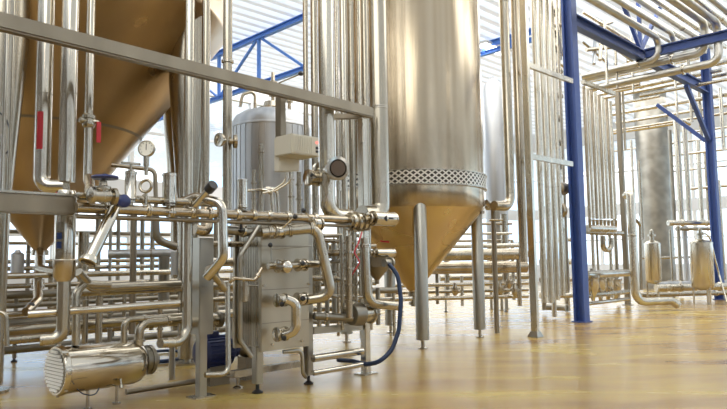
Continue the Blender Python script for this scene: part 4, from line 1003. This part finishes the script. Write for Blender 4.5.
for k,(x,y0,y1,d,r) in enumerate([(690,60,122,21,1.6),(676,64,118,21.5,1.2),(700,78,140,22,1.6),(722,88,150,21,1.8),(624,92,150,19,1.3),(606,20,84,17,1.4),(616,30,88,17.5,1.2),(632,36,92,18.5,1.0)]):
    vpipe('short hanger upright among the high pipes, %s of eight' % ORD[k], x, y0, y1, d, r, mat=[STL,PALE][k%2])
# left of the blue column upper gap
for k,(x0,y0,x1,y1,d,r,mt) in enumerate([(544,28,566,24,16,.05,MAT_),(543,2,566,14,17,.05,STL),(544,42,566,56,17.5,.06,STL),(560,-6,560.5,60,16.2,.04,PALE),(546,16,556,16,18,.14,SILV),(548,56,566,68,19,.05,PALE)]):
    pipe('pipe glimpsed high between right rack and blue column, %s from the rack' % ORD[k], [P(x0,y0,d), P(x1,y1,d+.3)], r, mat=mt)

# ================================================================= RIGHT BACKGROUND
# tall dull column vessel
q = P(654,180,28); q.z = 0; cr_ = px2m(15.5,28)
t_ = thing('column_vessel', 'tall dull grey column vessel standing far back between the blue columns', 'vessel', q)
obj('shell', lathe(BM(), q+ZZ*.0, ZZ, [(0,cr_),(P(654,93,28).z,cr_),(P(654,93,28).z+.25,cr_*.7),(P(654,93,28).z+.35,0)], 48), DULL, t_)
for y in (120,150,215,250): obj('hoop', lathe(BM(), q+ZZ*P(654,y,28).z, ZZ, [(0,cr_),(.0,cr_+.02),(.06,cr_+.02),(.06,cr_)], 48), DULL, t_)
# dense bundle of upright pipes behind column
for k in range(8):
    x = 586.5+k*3.7; d = 16.2+k*.35
    p = P(x,150,d); 
    t_ = thing('manifold_upright', 'slim upright in the dense row behind the nearest blue column, %s from that column' % ORD[k], 'pipe', up_to(p,227), 'dense upright row')
    obj('pipe_run', tube(BM(), [up_to(p,86+k*2.2), up_to(p,219)], px2m(1.75,d), 12), PALE if k%2 else BRZ, t_)
    obj('reducer', lathe(BM(), up_to(p,228), ZZ, [(0,px2m(.9,d)),(.1,px2m(1.6,d)),(.22,px2m(1.9,d))], 12), BRZ, t_)
    if k % 2 == 0: tag(obj('cone_valve', lathe(BM(), up_to(p,301), ZZ, [(0,.04),(.10,.06),(.34,.165),(.55,.165),(.57,.19),(.62,.19),(.64,.05),(.8,.05)], 20), POL), 'small cone-bottomed valve in the low row behind the blue column, %s from it' % ORD[k], 'valve', 'low valve row')
q = P(583,82,15.8); rail('slanting header bar over the dense upright row', q, along(q, DA, 614), .10, mat=PALE, name='header_bar', cat='bar')
q = P(588,228,16.4); pipe('header pipe under the dense upright row', [q, along(q, DA, 614)], .09, mat=PALE)
q = P(588,232,16.8); pipe('second header pipe behind the dense upright row', [q, along(q, DA, 622)], .07, mat=STL)
for k,(y,r) in enumerate([(275,.10),(296,.06),(304,.05)]):
    q = P(586,y,16.0); pipe('level pipe through the low valve row, %s from above' % ORD[k], [q, along(q, DA, 628)], r, mat=[POL,STL][k%2])
pipe('hanging loop pipe under the header pipe', [P(603,236,17), P(603,250,17), P(611,250,17.2), P(611,238,17.2)], .07, mat=STL, bend=.2)
for k,(x,y0,y1,d,r,mt) in enumerate([(593,232,275,17,1.8,PALE),(598,232,298,17.4,1.3,STL),(611,232,298,17.8,1.8,PALE),(616,205,300,19.5,2.0,STL)]):
    vpipe('upright between header pipe and low valve row, %s from the blue column' % ORD[k], x,y0,y1,d,r,mat=mt)
f = FL(628,305); t_ = thing('frame_post', 'steel post at the end of the dense upright row', 'post', f)
obj('post_shaft', bar(BM(), f+ZZ*.02, up_to(f,92), .13, .13), MAT_, t_); obj('base_plate', box(BM(), f+ZZ*.01, DA, DB, ZZ, .12,.12,.01), GRY, t_)
# the Z-shaped pipe
p = P(632,240,18.4); lo_ = up_to(p,297)
z1 = FL(637,303,.22); z2 = FL(672,301.5,.22); 
pp = P(633,250,z1.y)
pipe('swan-necked pipe dropping and running along the floor to a down-turned end', [P(626,196,z1.y+.2), up_to(pp,192), Vector((pp.x,pp.y,.24)), Vector((z2.x,z2.y,.24)), Vector((z2.x+.16,z2.y,.11))], px2m(4.0,z1.y), mat=PALE, bend=.3, rings=[(1,.4)], rr=1.12)
# small vessels
def small_vessel(label, x, ytop, ybot, yfl, d, rpx, mt=PALE):
    p = P(x,(ytop+ybot)/2,d); a, b2 = up_to(p,ybot), up_to(p,ytop); r = px2m(rpx,d); L = (b2-a).length
    t_ = thing('small_vessel', label, 'vessel', Vector((p.x,p.y,0)))
    obj('shell', lathe(BM(), a, ZZ, [(0,r*.4),(.06,r*.85),(.12,r),(L-.14,r),(L-.14,r*1.04),(L-.1,r*1.04),(L-.1,r),(L-.04,r*.7),(L,r*.2)], 32), mt, t_)
    obj('top_fitting', lathe(BM(), b2-ZZ*.01, ZZ, [(0,.06),(.12,.06),(.12,.11),(.18,.11),(.18,.05),(.3,.05),(.34,.0)], 16), STL, t_)
    for k in range(3):
        an = R(-80+120*k); q = Vector((p.x+math.cos(an)*r*.85, p.y+math.sin(an)*r*.85, 0))
        obj('leg', tube(BM(), [q, Vector((q.x,q.y,a.z+.25))], .03, 10), POL, t_)
    return t_, a, b2
small_vessel('small polished round-topped vessel beside the swan-necked pipe', 653,240,284,302,19.6,7.5)
t_, a, b2 = small_vessel('small polished vessel with side tube in front of the further blue column', 702,239,290,303,18.8,10.5)
obj('side_tube', tube(BM(), [b2+ZZ*.22, b2+DA*.45+ZZ*.1-DB*.1, b2+DA*.75-ZZ*1.0-DB*.2, Vector((b2.x+.65,b2.y,.05))], .025, 10, bend=.3), PALE, t_)
for k,(y,x0,x1,d,r,mt) in enumerate([(223,668,716,21,.09,PALE),(229,676,716,22,.06,DULL),(284,656,735,20.5,.07,SILV),(288,656,735,19.3,.11,PALE),(295,640,735,20,.07,STL),(282,668,735,22.5,.06,STL),(258,640,720,24,.05,STL)]):
    q = P(x0,y,d); pipe('level pipe around the small vessels, %s from above' % ORD[k], [q, along(q, DH, x1)], r, mat=mt, rings=[(0,.3),(0,.8)], rr=1.25)
for k,(x,y0,y1,d,r,mt) in enumerate([(672,130,222,22.5,2.0,DULL),(679,120,222,22,3.2,PALE),(687,122,222,22.4,2.6,PALE),(680,226,296,22,2.0,STL),(686,226,290,22.4,2.6,SILV),(700,140,222,25,2.4,PALE),(707,150,222,26,1.6,STL),(722,180,300,24,2,PALE),(641,160,240,23,1.4,STL),(635,140,300,24,1.4,PALE),(622,100,300,22,1.6,STL),(672,230,300,21,1.2,STL)]):
    vpipe('upright between the tall dull column and the further blue column, %s from the dense row' % ORD[k], x,y0,y1,d,r,mat=mt, pyref=(y0+y1)/2)
pipe('goose-neck pipe crowning two uprights behind the tall dull column', [P(676,128,22), P(681,120,22), P(690,124,22.1)], .07, mat=PALE, bend=.15)
pipe('lower goose-neck between post and swan-necked pipe', [P(629,225,19), P(634,218,19), P(640,224,19.2), P(641,290,19.2)], .05, mat=STL, bend=.15)

# ================================================================= CAMERA, LIGHT, WORLD
cd = bpy.data.cameras.new('camera'); co = bpy.data.objects.new('camera', cd); col.objects.link(co)
cd.sensor_width = 36; cd.lens = FPX*36/727; cd.clip_end = 200; cd.clip_start = .05
co.location = CAM; co.rotation_euler = cam_eul.to_euler(); sc.camera = co
w = bpy.data.worlds.new('sky'); sc.world = w; w.use_nodes = True; t = w.node_tree; bg = t.nodes['Background']
tc = N(t,'ShaderNodeTexCoord'); no = N(t,'ShaderNodeTexNoise'); no.inputs['Scale'].default_value = 5; no.inputs['Detail'].default_value = 5
cr = N(t,'ShaderNodeValToRGB'); cr.color_ramp.elements[0].position=.38; cr.color_ramp.elements[0].color=(.50,.74,1,1); cr.color_ramp.elements[1].position=.55; cr.color_ramp.elements[1].color=(1,1,1,1)
t.links.new(tc.outputs['Generated'], no.inputs['Vector']); t.links.new(no.outputs['Fac'], cr.inputs[0]); t.links.new(cr.outputs[0], bg.inputs[0]); bg.inputs[1].default_value = 2.3
def area(name, loc, target, sx, sy, energy, colr=(1,1,1)):
    l = bpy.data.lights.new(name,'AREA'); l.shape='RECTANGLE'; l.size=sx; l.size_y=sy; l.energy=energy; l.color=colr
    o = bpy.data.objects.new(name,l); col.objects.link(o); o.location=loc
    o.rotation_euler = (Vector(target)-Vector(loc)).to_track_quat('-Z','Y').to_euler(); return o
area('fill_light_front', (-2,0,8.2), (0,3,0), 10, 6, 500, (1,.97,.9))  # unseen fill lights added under the roof
area('fill_light_middle', (6,14,8.2), (6,14,0), 14, 10, 900, (1,.97,.9))
area('fill_light_rear', (4,26,8.2), (4,26,0), 20, 8, 1300)
sc.view_settings.view_transform='Standard'; sc.view_settings.look='None'; sc.view_settings.gamma=1; sc.view_settings.exposure=0.27
sc.cycles.use_denoising = True; sc.cycles.max_bounces = 8; sc.cycles.glossy_bounces = 5; sc.cycles.transparent_max_bounces = 6; sc.cycles.sample_clamp_indirect = 6
